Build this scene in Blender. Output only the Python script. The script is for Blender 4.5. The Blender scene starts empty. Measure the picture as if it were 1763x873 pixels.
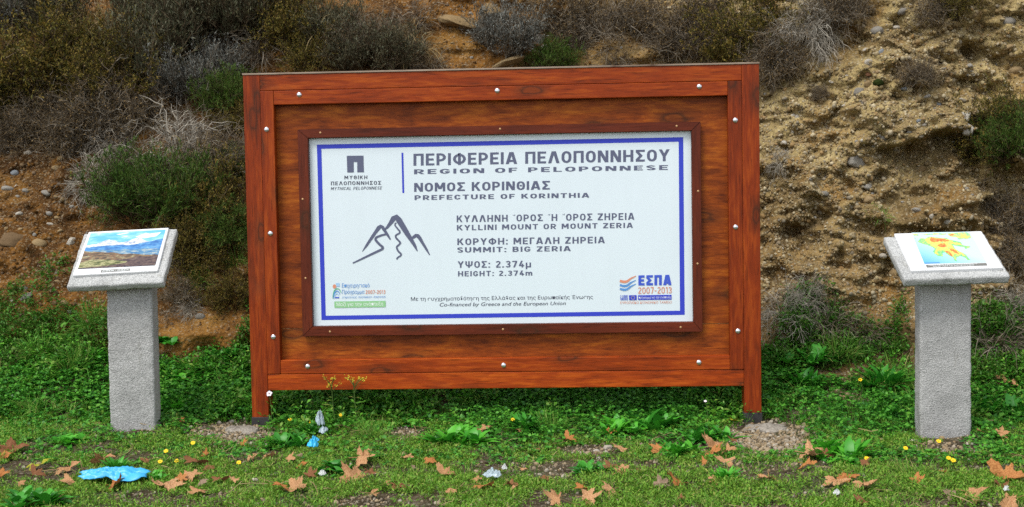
import bpy, bmesh, math, random
import numpy as np
from mathutils import Vector, Matrix, noise as mnoise
from mathutils.bvhtree import BVHTree

random.seed(7)
rng = np.random.default_rng(7)
SC = bpy.context.scene
COL = SC.collection

# ------------------------------------------------------------------ camera, sky, sun, exposure
IMW, IMH, FPX = 1763.0, 873.0, 2150.0
CAM = np.array([0.3903, -6.5376, 1.2179])
YAW, PITCH, ROLL = -0.0505, -0.0493, -0.0172
_fw = np.array([math.sin(YAW) * math.cos(PITCH), math.cos(YAW) * math.cos(PITCH), math.sin(PITCH)])
_r0 = np.array([math.cos(YAW), -math.sin(YAW), 0.0])
_u0 = np.cross(_r0, _fw)
RIGHT = _r0 * math.cos(ROLL) + _u0 * math.sin(ROLL)
UP = -_r0 * math.sin(ROLL) + _u0 * math.cos(ROLL)
FWD = _fw

cam_data = bpy.data.cameras.new("camera")
cam = bpy.data.objects.new("camera", cam_data)
COL.objects.link(cam)
m = Matrix(((RIGHT[0], UP[0], -FWD[0], CAM[0]), (RIGHT[1], UP[1], -FWD[1], CAM[1]),
            (RIGHT[2], UP[2], -FWD[2], CAM[2]), (0, 0, 0, 1)))
cam.matrix_world = m
cam_data.sensor_width = 36.0
cam_data.lens = FPX / IMW * 36.0
cam_data.clip_end = 500.0
SC.camera = cam

SUN_EL, SUN_AZ = math.radians(58), math.radians(-146)   # azimuth measured from +Y towards +X: behind-left of the camera
world = bpy.data.worlds.new("World")
SC.world = world
world.use_nodes = True
wn = world.node_tree.nodes
wl = world.node_tree.links
bg = wn["Background"]
sky = wn.new("ShaderNodeTexSky")
sky.sky_type = 'NISHITA'
sky.sun_disc = False
sky.sun_elevation = SUN_EL
sky.sun_rotation = SUN_AZ
hsv = wn.new("ShaderNodeHueSaturation")
hsv.inputs["Saturation"].default_value = 0.22
wl.new(sky.outputs[0], hsv.inputs["Color"])
wl.new(hsv.outputs[0], bg.inputs["Color"])
bg.inputs["Strength"].default_value = 0.125
sun_d = bpy.data.lights.new("sun", 'SUN')
sun_d.energy = 1.5
sun_d.angle = math.radians(24)
sun_d.color = (1.0, 0.95, 0.87)
sun = bpy.data.objects.new("sun", sun_d)
COL.objects.link(sun)
sdir = Vector((math.sin(SUN_AZ) * math.cos(SUN_EL), math.cos(SUN_AZ) * math.cos(SUN_EL), math.sin(SUN_EL)))
sun.rotation_euler = sdir.to_track_quat('Z', 'Y').to_euler()
SC.view_settings.view_transform = 'Standard'
SC.view_settings.look = 'None'
SC.view_settings.gamma = 1.0
SC.view_settings.exposure = 0.95
SC.view_settings.use_curve_mapping = False
SC.cycles.use_denoising = False
SC.cycles.denoiser = 'OPENIMAGEDENOISE'
SC.cycles.denoising_input_passes = 'RGB_ALBEDO_NORMAL'
SC.cycles.denoising_prefilter = 'ACCURATE'
SC.cycles.max_bounces = 6
SC.cycles.transparent_max_bounces = 6

# ------------------------------------------------------------------ pixel helpers (photo pixels to places in the world)
def ray(u, v):
    return FWD + RIGHT * ((u - IMW / 2) / FPX) + UP * ((IMH / 2 - v) / FPX)

def atY(u, v, Y=-0.04):
    d = ray(u, v)
    return CAM + d * ((Y - CAM[1]) / d[1])

def lin(c):
    return tuple(((x / 255.0) / 12.92 if x / 255.0 <= 0.04045 else ((x / 255.0 + 0.055) / 1.055) ** 2.4) for x in c)

# ------------------------------------------------------------------ numpy value noise
_T = rng.random((64, 64, 64)).astype(np.float32)
def vnoise(x, y, z):
    x, y, z = np.broadcast_arrays(np.asarray(x, float), np.asarray(y, float), np.asarray(z, float))
    xi, yi, zi = np.floor(x).astype(int), np.floor(y).astype(int), np.floor(z).astype(int)
    fx, fy, fz = x - xi, y - yi, z - zi
    fx, fy, fz = [f * f * f * (f * (f * 6 - 15) + 10) for f in (fx, fy, fz)]
    out = 0
    for a in (0, 1):
        for b in (0, 1):
            for c in (0, 1):
                w = (fx if a else 1 - fx) * (fy if b else 1 - fy) * (fz if c else 1 - fz)
                out = out + w * _T[(xi + a) % 64, (yi + b) % 64, (zi + c) % 64]
    return out * 2 - 1
def fbm(x, y, z, o=4, g=0.5):
    s, a, k = 0, 1.0, 1.0
    for i in range(o):
        s = s + a * vnoise(np.asarray(x) * k + 7.3 * i, np.asarray(y) * k + 3.1 * i, np.asarray(z) * k + 1.7 * i)
        a *= g; k *= 2.03
    return s
def worley(x, z, s):
    """cell noise: random value per cell, and distance to the cell border"""
    x = np.asarray(x, float) / s; z = np.asarray(z, float) / s
    x, z = np.broadcast_arrays(x, z)
    xi, zi = np.floor(x).astype(int), np.floor(z).astype(int)
    f1 = np.full(x.shape, 9.0); f2 = np.full(x.shape, 9.0); val = np.zeros(x.shape)
    for a in (-1, 0, 1):
        for b in (-1, 0, 1):
            cx, cz = xi + a, zi + b
            px = cx + 0.1 + 0.8 * _T[cx % 64, cz % 64, 3]; pz = cz + 0.1 + 0.8 * _T[cx % 64, cz % 64, 17]
            d = np.hypot(x - px, z - pz); v = _T[cx % 64, cz % 64, 41]
            n = d < f1
            f2 = np.where(n, f1, np.minimum(f2, d)); val = np.where(n, v, val); f1 = np.where(n, d, f1)
    return val, f2 - f1
def sstep(a, b, x):
    t = np.clip((np.asarray(x, float) - a) / (b - a), 0, 1)
    return t * t * (3 - 2 * t)

# ------------------------------------------------------------------ object helpers
def link_mesh(name, me, mat=None, parent=None):
    o = bpy.data.objects.new(name, me)
    COL.objects.link(o)
    if mat is not None and len(me.materials) == 0:
        me.materials.append(mat)
    if parent is not None:
        o.parent = parent
    return o

def np_mesh(name, V, F, smooth=False):
    """V (n,3); F list of (k,nv) int arrays"""
    me = bpy.data.meshes.new(name)
    if not isinstance(F, (list, tuple)):
        F = [F]
    F = [np.asarray(f, np.int32) for f in F if len(f)]
    V = np.asarray(V, np.float32)
    me.vertices.add(len(V))
    me.vertices.foreach_set("co", V.ravel())
    idx = np.concatenate([f.ravel() for f in F])
    tot = np.concatenate([np.full(len(f), f.shape[1], np.int32) for f in F])
    st = np.concatenate([[0], np.cumsum(tot)[:-1]]).astype(np.int32)
    me.loops.add(len(idx))
    me.loops.foreach_set("vertex_index", idx)
    me.polygons.add(len(tot))
    me.polygons.foreach_set("loop_start", st)
    me.polygons.foreach_set("loop_total", tot)
    if smooth:
        me.polygons.foreach_set("use_smooth", np.ones(len(tot), bool))
    me.update(calc_edges=True)
    return me

def tag(o, label=None, cat=None, group=None, kind=None):
    if label: o["label"] = label
    if cat: o["category"] = cat
    if group: o["group"] = group
    if kind: o["kind"] = kind
    return o

def empty(name, loc=(0, 0, 0)):
    o = bpy.data.objects.new(name, None)
    COL.objects.link(o)
    o.location = loc
    o.empty_display_size = 0.1
    return o

def bm_obj(name, bm, mat, parent=None, smooth=False):
    me = bpy.data.meshes.new(name)
    bm.to_mesh(me)
    bm.free()
    if smooth:
        for p in me.polygons: p.use_smooth = True
    return link_mesh(name, me, mat, parent)

def box(name, x0, x1, y0, y1, z0, z1, mat, parent=None, bevel=0.003):
    """axis aligned board; the mesh is centred on its own origin"""
    c = Vector(((x0 + x1) / 2, (y0 + y1) / 2, (z0 + z1) / 2))
    bm = bmesh.new()
    bmesh.ops.create_cube(bm, size=1.0)
    for v in bm.verts:
        v.co = Vector((v.co.x * (x1 - x0), v.co.y * (y1 - y0), v.co.z * (z1 - z0)))
    if bevel:
        bmesh.ops.bevel(bm, geom=list(bm.edges), offset=bevel, segments=2, affect='EDGES', profile=0.6)
    o = bm_obj(name, bm, mat, parent)
    o.location = c
    return o

# ------------------------------------------------------------------ materials
def new_mat(name, rough=0.8, spec=0.3):
    mt = bpy.data.materials.new(name)
    mt.use_nodes = True
    p = mt.node_tree.nodes["Principled BSDF"]
    p.inputs["Roughness"].default_value = rough
    p.inputs["Specular IOR Level"].default_value = spec
    return mt, mt.node_tree.nodes, mt.node_tree.links, p

def ramp(n, stops, interp='LINEAR'):
    r = n.new("ShaderNodeValToRGB")
    r.color_ramp.interpolation = interp
    els = r.color_ramp.elements
    while len(els) < len(stops): els.new(0.5)
    for e, (pos, c) in zip(els, stops):
        e.position = pos
        e.color = (c[0], c[1], c[2], 1)
    return r

def plain(name, c, rough=0.6, spec=0.3, metal=0.0):
    mt, n, l, p = new_mat(name, rough, spec)
    p.inputs["Base Color"].default_value = (*c, 1)
    p.inputs["Metallic"].default_value = metal
    return mt

def mix_rgb(n, l, fac, a, b, blend='MIX'):
    mx = n.new("ShaderNodeMix")
    mx.data_type = 'RGBA'
    mx.blend_type = blend
    for sock, val in ((mx.inputs[0], fac), (mx.inputs[6], a), (mx.inputs[7], b)):
        if isinstance(val, (int, float)): sock.default_value = val
        elif isinstance(val, tuple): sock.default_value = (*val, 1)
        else: l.new(val, sock)
    return mx.outputs[2]

def noise_tex(n, l, vec, scale, detail=4, rough=0.55, dist=0.0):
    t = n.new("ShaderNodeTexNoise")
    t.inputs["Scale"].default_value = scale
    t.inputs["Detail"].default_value = detail
    t.inputs["Roughness"].default_value = rough
    t.inputs["Distortion"].default_value = dist
    if vec is not None: l.new(vec, t.inputs["Vector"])
    return t.outputs[0]

def mapping(n, l, vec, scale=(1, 1, 1), loc=(0, 0, 0)):
    mp = n.new("ShaderNodeMapping")
    mp.inputs["Scale"].default_value = scale
    mp.inputs["Location"].default_value = loc
    l.new(vec, mp.inputs["Vector"])
    return mp.outputs[0]

def add_bump(n, l, p, height, strength=0.5, dist=0.01, prev=None):
    b = n.new("ShaderNodeBump")
    b.inputs["Strength"].default_value = strength
    b.inputs["Distance"].default_value = dist
    l.new(height, b.inputs["Height"])
    if prev is not None: l.new(prev, b.inputs["Normal"])
    l.new(b.outputs[0], p.inputs["Normal"])
    return b.outputs[0]

def wood(name, axis, dark, mid, light, mottled=0.0, knot_n=1.0, rough=0.42):
    mt, n, l, p = new_mat(name, rough, 0.18)
    tc = n.new("ShaderNodeTexCoord")
    oi = n.new("ShaderNodeObjectInfo")
    off = n.new("ShaderNodeVectorMath"); off.operation = 'SCALE'
    cmb = n.new("ShaderNodeCombineXYZ")
    mul = n.new("ShaderNodeMath"); mul.operation = 'MULTIPLY'; mul.inputs[1].default_value = 37.0
    l.new(oi.outputs["Random"], mul.inputs[0])
    for i in range(3): l.new(mul.outputs[0], cmb.inputs[i])
    ad = n.new("ShaderNodeVectorMath"); ad.operation = 'ADD'
    l.new(tc.outputs["Object"], ad.inputs[0]); l.new(cmb.outputs[0], ad.inputs[1])
    k0 = 0.10 + 0.05 * mottled
    st = (k0, 1, 1) if axis == 'x' else (1, 1, k0)
    v = mapping(n, l, ad.outputs[0], st)
    # knots: stretched voronoi cells, only the very centre of a few of them
    kst = (0.40, 0.0, 1.0) if axis == 'x' else (1.0, 0.0, 0.40)
    kv = mapping(n, l, ad.outputs[0], kst)
    vor = n.new("ShaderNodeTexVoronoi"); vor.inputs["Scale"].default_value = 4.6 * knot_n
    vor.voronoi_dimensions = '2D'
    ks = n.new("ShaderNodeSeparateXYZ"); l.new(kv, ks.inputs[0])
    kc = n.new("ShaderNodeCombineXYZ"); l.new(ks.outputs[0], kc.inputs[0]); l.new(ks.outputs[2], kc.inputs[1])
    kn = n.new("ShaderNodeTexNoise"); kn.inputs["Scale"].default_value = 30.0; l.new(kv, kn.inputs["Vector"])
    ka = n.new("ShaderNodeVectorMath"); ka.operation = 'MULTIPLY_ADD'; ka.inputs[1].default_value = (0.03, 0.03, 0.0); l.new(kn.outputs[1], ka.inputs[0]); l.new(kc.outputs[0], ka.inputs[2])
    l.new(ka.outputs[0], vor.inputs["Vector"])
    knot = ramp(n, [(0.0, (0.55, 0.55, 0.55)), (0.055, (0.5, 0.5, 0.5)), (0.085, (1, 1, 1)), (0.12, (0.45, 0.45, 0.45)), (0.24, (0, 0, 0)), (1, (0, 0, 0))])
    l.new(vor.outputs["Distance"], knot.inputs[0])
    grain = noise_tex(n, l, v, 70, 6, 0.62, 0.6)
    broad = noise_tex(n, l, v, 14, 3, 0.5, 0.8)
    streak = noise_tex(n, l, mapping(n, l, ad.outputs[0], (0.9, 1, 2.6) if axis == 'x' else (2.6, 1, 0.9)), 2.2 + 1.6 * mottled, 6, 0.66, 0.7)
    r1 = ramp(n, [(0.25, dark), (0.5, mid), (0.75, light)])
    mx0 = n.new("ShaderNodeMath"); mx0.operation = 'MULTIPLY_ADD'
    l.new(grain, mx0.inputs[0]); mx0.inputs[1].default_value = 0.60
    s2 = n.new("ShaderNodeMath"); s2.operation = 'MULTIPLY'; l.new(broad, s2.inputs[0]); s2.inputs[1].default_value = 0.45 - 0.2 * mottled
    s3 = n.new("ShaderNodeMath"); s3.operation = 'MULTIPLY_ADD'; l.new(streak, s3.inputs[0]); s3.inputs[1].default_value = 0.35 + 0.55 * mottled
    l.new(s2.outputs[0], s3.inputs[2])
    sub = n.new("ShaderNodeMath"); sub.operation = 'SUBTRACT'; l.new(s3.outputs[0], sub.inputs[0]); sub.inputs[1].default_value = 0.195 + 0.18 * mottled
    l.new(sub.outputs[0], mx0.inputs[2])
    l.new(mx0.outputs[0], r1.inputs[0])
    # worn, greyed patches
    wr = ramp(n, [(0.60, (0, 0, 0)), (0.78, (0.42, 0.42, 0.42))])
    l.new(noise_tex(n, l, mapping(n, l, ad.outputs[0], (0.9, 1, 2.2) if axis == 'x' else (2.2, 1, 0.9)), 2.4, 5, 0.65, 0.5), wr.inputs[0])
    c = mix_rgb(n, l, wr.outputs[0], r1.outputs[0], tuple(0.6 * a + 0.4 * b for a, b in zip(dark, (0.13, 0.075, 0.04))))
    kf = n.new("ShaderNodeMath"); kf.operation = 'MULTIPLY'; l.new(knot.outputs[0], kf.inputs[0]); kf.inputs[1].default_value = 0.8
    c = mix_rgb(n, l, kf.outputs[0], c, (0.045, 0.018, 0.008))
    # thin dark checks along the grain
    ck = ramp(n, [(0.62, (0, 0, 0)), (0.7, (0.5, 0.5, 0.5))])
    l.new(noise_tex(n, l, mapping(n, l, ad.outputs[0], (0.05, 1, 1) if axis == 'x' else (1, 1, 0.05)), 160, 2, 0.5), ck.inputs[0])
    c = mix_rgb(n, l, ck.outputs[0], c, tuple(x * 0.35 for x in dark))
    vr = ramp(n, [(0, (0.74, 0.72, 0.72)), (1, (1.1, 1.1, 1.1))])
    l.new(oi.outputs["Random"], vr.inputs[0])
    c = mix_rgb(n, l, 1.0, c, vr.outputs[0], 'MULTIPLY')
    l.new(c, p.inputs["Base Color"])
    add_bump(n, l, p, grain, 0.25, 0.004)
    return mt

M = {}
M['wood_h'] = wood('stained_pine_along_x', 'x', (0.075, 0.013, 0.003), (0.29, 0.041, 0.0042), (0.52, 0.108, 0.009))
M['wood_v'] = wood('stained_pine_along_z', 'z', (0.065, 0.012, 0.003), (0.235, 0.032, 0.004), (0.43, 0.082, 0.008))
M['ply'] = wood('stained_plywood', 'x', (0.10, 0.019, 0.004), (0.29, 0.060, 0.006), (0.53, 0.150, 0.012), 1.0, 0.8, 0.5)
M['mould_h'] = wood('dark_moulding_x', 'x', (0.055, 0.011, 0.005), (0.125, 0.022, 0.008), (0.20, 0.036, 0.011))
M['mould_v'] = wood('dark_moulding_z', 'z', (0.055, 0.011, 0.005), (0.115, 0.021, 0.008), (0.19, 0.034, 0.011))
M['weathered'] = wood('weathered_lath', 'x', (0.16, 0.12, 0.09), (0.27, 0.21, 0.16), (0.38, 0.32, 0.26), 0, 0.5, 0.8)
M['steel'] = plain('galvanised_bolt', (0.72, 0.74, 0.78), 0.28, 0.5, 0.9)
M['brass'] = plain('nail_head', (0.5, 0.3, 0.14), 0.4, 0.5, 0.3)
M['tar'] = plain('bitumen_shoe', (0.035, 0.033, 0.034), 0.7)

def sheet_mat(name, c, rough=0.35):
    mt, n, l, p = new_mat(name, rough, 0.4)
    tc = n.new("ShaderNodeTexCoord")
    d = noise_tex(n, l, tc.outputs["Object"], 2.2, 5, 0.6)
    s = noise_tex(n, l, mapping(n, l, tc.outputs["Object"], (7, 1, 0.8)), 3.0, 4, 0.6)
    r = ramp(n, [(0.3, tuple(x * 0.97 for x in c)), (0.65, c)])
    l.new(d, r.inputs[0])
    r2 = ramp(n, [(0.3, (0.982, 0.982, 0.98)), (0.6, (1, 1, 1))])
    l.new(s, r2.inputs[0])
    l.new(mix_rgb(n, l, 1.0, r.outputs[0], r2.outputs[0], 'MULTIPLY'), p.inputs["Base Color"])
    return mt
M['sheet'] = sheet_mat('printed_sheet_white', (0.675, 0.77, 0.83))
M['ink'] = plain('ink_slate_grey', (0.105, 0.118, 0.19), 0.4)
M['ink_dark'] = plain('ink_dark_slate', (0.06, 0.065, 0.10), 0.4)
M['ink_blue'] = plain('ink_royal_blue', (0.035, 0.055, 0.52), 0.4)
M['ink_blue2'] = plain('ink_logo_blue', (0.05, 0.10, 0.55), 0.4)
M['ink_mid_blue'] = plain('ink_mid_blue', (0.10, 0.28, 0.62), 0.4)
M['ink_pale_blue'] = plain('ink_pale_blue', (0.35, 0.55, 0.78), 0.4)
M['ink_orange'] = plain('ink_salmon', (0.66, 0.27, 0.17), 0.4)
M['ink_green'] = plain('ink_pale_green', (0.27, 0.55, 0.27), 0.4)
M['ink_green2'] = plain('ink_leaf_green', (0.08, 0.40, 0.22), 0.4)
M['ink_white'] = plain('ink_white', (0.78, 0.83, 0.84), 0.4)
M['ink_yellow'] = plain('ink_yellow', (0.75, 0.62, 0.05), 0.4)
M['ink_grey'] = plain('ink_grey', (0.16, 0.16, 0.15), 0.4)

def concrete(name, c0, c1, c2, sc=1.0, bump=1.0):
    mt, n, l, p = new_mat(name, 0.9, 0.2)
    tc = n.new("ShaderNodeTexCoord")
    o = tc.outputs["Object"]
    a = noise_tex(n, l, o, 180 * sc, 3, 0.6)
    b = noise_tex(n, l, o, 5 * sc, 4, 0.6)
    vor = n.new("ShaderNodeTexVoronoi"); vor.inputs["Scale"].default_value = 150 * sc; l.new(o, vor.inputs["Vector"])
    r = ramp(n, [(0.3, c0), (0.5, c1), (0.72, c2)])
    l.new(a, r.inputs[0])
    r2 = ramp(n, [(0.3, (0.78, 0.78, 0.77)), (0.62, (1.05, 1.05, 1.04))])
    l.new(b, r2.inputs[0])
    c = mix_rgb(n, l, 1.0, r.outputs[0], r2.outputs[0], 'MULTIPLY')
    st = ramp(n, [(0.56, (0, 0, 0)), (0.66, (0.55, 0.55, 0.55))])
    l.new(noise_tex(n, l, mapping(n, l, o, (2.2, 2.2, 0.7), (4, 2, 1)), 4.5 * sc, 5, 0.7, 0.4), st.inputs[0])
    c = mix_rgb(n, l, st.outputs[0], c, mix_rgb(n, l, 1.0, c, (0.62, 0.60, 0.53), 'MULTIPLY'))
    l.new(c, p.inputs["Base Color"])
    nb = add_bump(n, l, p, vor.outputs["Distance"], 0.6 * bump, 0.004)
    add_bump(n, l, p, a, 0.4 * bump, 0.003, nb)
    return mt
M['concrete'] = concrete('bush_hammered_concrete', (0.21, 0.21, 0.21), (0.37, 0.37, 0.37), (0.52, 0.52, 0.52))
M['slab'] = concrete('granular_concrete_slab', (0.20, 0.205, 0.21), (0.42, 0.43, 0.43), (0.62, 0.63, 0.63))
M['footing'] = concrete('footing_cement', (0.17, 0.15, 0.125), (0.27, 0.245, 0.21), (0.37, 0.34, 0.30), 0.5, 1.2)
M['plaque'] = plain('plaque_white', (0.70, 0.715, 0.73), 0.3, 0.4)

def soil_mat(name, side):
    mt, n, l, p = new_mat(name, 0.95, 0.15)
    g = n.new("ShaderNodeTexCoord")
    o = g.outputs["Object"]
    sep = n.new("ShaderNodeSeparateXYZ"); l.new(o, sep.inputs[0])
    big = noise_tex(n, l, o, 1.7, 6, 0.62, 0.4)
    mid = noise_tex(n, l, o, 9, 6, 0.68)
    fine = noise_tex(n, l, o, 60, 5, 0.7)
    if side == 'hill':
        tan = ramp(n, [(0.30, (0.10, 0.068, 0.026)), (0.43, (0.22, 0.16, 0.07)), (0.54, (0.36, 0.275, 0.12)), (0.68, (0.50, 0.405, 0.21))])
        ora = ramp(n, [(0.36, (0.028, 0.013, 0.004)), (0.47, (0.085, 0.038, 0.009)), (0.57, (0.20, 0.09, 0.018)), (0.72, (0.32, 0.17, 0.05))])
        mixn = n.new("ShaderNodeMath"); mixn.operation = 'MULTIPLY_ADD'; mixn.inputs[1].default_value = 0.5
        l.new(mid, mixn.inputs[0])
        hb = n.new("ShaderNodeMath"); hb.operation = 'MULTIPLY'; hb.inputs[1].default_value = 0.5; l.new(big, hb.inputs[0])
        l.new(hb.outputs[0], mixn.inputs[2])
        l.new(mixn.outputs[0], tan.inputs[0]); l.new(mixn.outputs[0], ora.inputs[0])
        # east of the board the bank is tan conglomerate, west of it orange earth
        wob = n.new("ShaderNodeMath"); wob.operation = 'MULTIPLY_ADD'; wob.inputs[1].default_value = 2.4; l.new(big, wob.inputs[0]); l.new(sep.outputs[0], wob.inputs[2])
        mr = n.new("ShaderNodeMapRange"); mr.inputs["From Min"].default_value = 1.2; mr.inputs["From Max"].default_value = 2.9; l.new(wob.outputs[0], mr.inputs["Value"])
        c = mix_rgb(n, l, mr.outputs[0], ora.outputs[0], tan.outputs[0])
        # damp ochre band low on the bank
        hz = n.new("ShaderNodeMath"); hz.operation = 'MULTIPLY_ADD'; hz.inputs[1].default_value = 0.9; l.new(big, hz.inputs[0]); l.new(sep.outputs[2], hz.inputs[2])
        mz = n.new("ShaderNodeMapRange"); mz.inputs["From Min"].default_value = 1.25; mz.inputs["From Max"].default_value = 1.95; mz.inputs["To Min"].default_value = 0.5; mz.inputs["To Max"].default_value = 0.0
        l.new(hz.outputs[0], mz.inputs["Value"])
        c = mix_rgb(n, l, mz.outputs[0], c, ora.outputs[0])
        oc = ramp(n, [(0.52, (0, 0, 0)), (0.66, (0.7, 0.7, 0.7))])
        l.new(noise_tex(n, l, mapping(n, l, o, (1, 1, 1), (8.3, 1.1, 4.2)), 2.4, 5, 0.65), oc.inputs[0])
        c = mix_rgb(n, l, oc.outputs[0], c, (0.25, 0.13, 0.03))
        moss = ramp(n, [(0.62, (0, 0, 0)), (0.74, (0.35, 0.35, 0.35))])
        l.new(noise_tex(n, l, mapping(n, l, o, (1, 1, 1), (3.3, 5.1, 2.2)), 3.2, 5, 0.65), moss.inputs[0])
        c = mix_rgb(n, l, moss.outputs[0], c, (0.038, 0.045, 0.010))
        gravel_f = (0.30, 0.22, 0.12)
    else:
        r = ramp(n, [(0.3, (0.025, 0.018, 0.009)), (0.5, (0.065, 0.047, 0.025)), (0.75, (0.15, 0.12, 0.075))])
        l.new(mid, r.inputs[0])
        c = r.outputs[0]
        gm = ramp(n, [(0.5, (0, 0, 0)), (0.66, (0.7, 0.7, 0.7))])
        l.new(big, gm.inputs[0])
        c = mix_rgb(n, l, gm.outputs[0], c, (0.035, 0.065, 0.012))
        gravel_f = (0.30, 0.27, 0.21)
        yy = n.new("ShaderNodeMath"); yy.operation = 'MULTIPLY_ADD'; yy.inputs[1].default_value = 1.1; l.new(big, yy.inputs[0]); l.new(sep.outputs[1], yy.inputs[2])
        my = n.new("ShaderNodeMapRange"); my.inputs["From Min"].default_value = 0.75; my.inputs["From Max"].default_value = 1.35; my.inputs["To Max"].default_value = 0.85; l.new(yy.outputs[0], my.inputs["Value"])
        ob = ramp(n, [(0.35, (0.04, 0.02, 0.006)), (0.5, (0.13, 0.065, 0.018)), (0.65, (0.24, 0.14, 0.05))]); l.new(mid, ob.inputs[0])
        c = mix_rgb(n, l, my.outputs[0], c, ob.outputs[0])
    # embedded small pebbles
    v1 = n.new("ShaderNodeTexVoronoi"); v1.inputs["Scale"].default_value = 46; l.new(o, v1.inputs["Vector"])
    v2 = n.new("ShaderNodeTexVoronoi"); v2.inputs["Scale"].default_value = 105; l.new(o, v2.inputs["Vector"])
    for vv, thr, amt in ((v1, 0.34, 0.5), (v2, 0.34, 0.5)):
        rr = ramp(n, [(thr, (1, 1, 1)), (thr + 0.09, (0, 0, 0))])
        l.new(vv.outputs["Distance"], rr.inputs[0])
        sel = ramp(n, [(0.55, (0, 0, 0)), (0.60, (amt, amt, amt))])
        bw = n.new("ShaderNodeSeparateColor"); l.new(vv.outputs["Color"], bw.inputs[0]); l.new(bw.outputs[0], sel.inputs[0])
        mm = n.new("ShaderNodeMath"); mm.operation = 'MULTIPLY'; l.new(rr.outputs[0], mm.inputs[0]); l.new(sel.outputs[0], mm.inputs[1])
        pc = ramp(n, [(0.0, tuple(x * 0.55 for x in gravel_f)), (0.5, gravel_f), (1.0, (0.38, 0.33, 0.25))])
        l.new(bw.outputs[1], pc.inputs[0])
        c = mix_rgb(n, l, mm.outputs[0], c, pc.outputs[0])
    fr = ramp(n, [(0.3, (0.55, 0.55, 0.55)), (0.6, (1.1, 1.1, 1.1))])
    l.new(fine, fr.inputs[0])
    c = mix_rgb(n, l, 0.85, c, fr.outputs[0], 'MULTIPLY')
    l.new(c, p.inputs["Base Color"])
    inv = n.new("ShaderNodeMath"); inv.operation = 'SUBTRACT'; inv.inputs[0].default_value = 1.0; l.new(v1.outputs["Distance"], inv.inputs[1])
    b1 = add_bump(n, l, p, inv.outputs[0], 0.55, 0.02)
    b2 = add_bump(n, l, p, mid, 0.45, 0.05, b1)
    add_bump(n, l, p, fine, 0.65, 0.010, b2)
    return mt
M['hill'] = soil_mat('bank_earth', 'hill')
M['soil'] = soil_mat('ground_soil', 'ground')

def island_mat(name, stops, rough=0.8, spec=0.2, trans=0.0, bumpy=None, rough_var=False, patch=None):
    """one hue per loose piece, picked at random along the ramp"""
    mt, n, l, p = new_mat(name, rough, spec)
    g = n.new("ShaderNodeNewGeometry")
    k = len(stops)
    r = ramp(n, [(i / max(1, k - 1), c) for i, c in enumerate(stops)])
    oi = n.new("ShaderNodeObjectInfo")
    ad = n.new("ShaderNodeMath"); ad.operation = 'ADD'; l.new(g.outputs["Random Per Island"], ad.inputs[0])
    if bumpy:
        l.new(oi.outputs["Random"], ad.inputs[1])
        fr = n.new("ShaderNodeMath"); fr.operation = 'FRACT'; l.new(ad.outputs[0], fr.inputs[0])
        l.new(fr.outputs[0], r.inputs[0])
    else:
        ms = n.new("ShaderNodeMath"); ms.operation = 'MULTIPLY_ADD'; l.new(oi.outputs["Random"], ms.inputs[0]); ms.inputs[1].default_value = 0.3; ms.inputs[2].default_value = -0.15
        l.new(ms.outputs[0], ad.inputs[1])
        l.new(ad.outputs[0], r.inputs[0])
    c = r.outputs[0]
    tc = n.new("ShaderNodeTexCoord")
    if bumpy:
        nz = noise_tex(n, l, tc.outputs["Object"], bumpy, 5, 0.65)
        rr = ramp(n, [(0.3, (0.6, 0.58, 0.55)), (0.65, (1.08, 1.08, 1.08))])
        l.new(nz, rr.inputs[0])
        c = mix_rgb(n, l, 0.9, c, rr.outputs[0], 'MULTIPLY')
        add_bump(n, l, p, nz, 0.5, 0.01)
    if patch:
        nz = noise_tex(n, l, tc.outputs["Object"], patch[0], 4, 0.6)
        rr = ramp(n, [(0.42, (0, 0, 0)), (0.6, (1, 1, 1))])
        l.new(nz, rr.inputs[0])
        c = mix_rgb(n, l, rr.outputs[0], c, mix_rgb(n, l, 1.0, c, patch[1], 'MULTIPLY'))
    l.new(c, p.inputs["Base Color"])
    if trans:
        out = [x for x in n if x.type == 'OUTPUT_MATERIAL'][0]
        t = n.new("ShaderNodeBsdfTranslucent"); l.new(c, t.inputs["Color"])
        mx = n.new("ShaderNodeMixShader"); mx.inputs[0].default_value = trans
        l.new(p.outputs[0], mx.inputs[1]); l.new(t.outputs[0], mx.inputs[2]); l.new(mx.outputs[0], out.inputs["Surface"])
    return mt
M['pebble'] = island_mat('pebbles_mixed', [(0.15, 0.105, 0.05), (0.32, 0.24, 0.125), (0.24, 0.17, 0.08), (0.38, 0.32, 0.20), (0.46, 0.39, 0.26), (0.22, 0.19, 0.14), (0.32, 0.20, 0.08), (0.27, 0.205, 0.11)], 0.85, 0.2, bumpy=40)
M['pebble_left'] = island_mat('pebbles_orange_bank', [(0.07, 0.036, 0.012), (0.16, 0.085, 0.03), (0.11, 0.055, 0.018), (0.24, 0.18, 0.12), (0.14, 0.07, 0.022), (0.10, 0.07, 0.045)], 0.85, 0.2, bumpy=40)
M['rubble'] = island_mat('rubble_tan', [(0.14, 0.10, 0.05), (0.30, 0.225, 0.11), (0.22, 0.16, 0.075), (0.38, 0.31, 0.17), (0.27, 0.225, 0.145), (0.33, 0.24, 0.10)], 0.9, 0.15, bumpy=50)
M['clods'] = island_mat('clods_red_brown', [(0.06, 0.028, 0.008), (0.16, 0.075, 0.018), (0.24, 0.125, 0.035), (0.10, 0.05, 0.014), (0.22, 0.15, 0.08)], 0.95, 0.1, bumpy=50)
M['gravel'] = island_mat('gravel_pale', [(0.22, 0.155, 0.085), (0.36, 0.29, 0.19), (0.29, 0.21, 0.12), (0.42, 0.38, 0.31), (0.18, 0.145, 0.105), (0.30, 0.24, 0.16)], 0.85, 0.2, bumpy=40)
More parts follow.
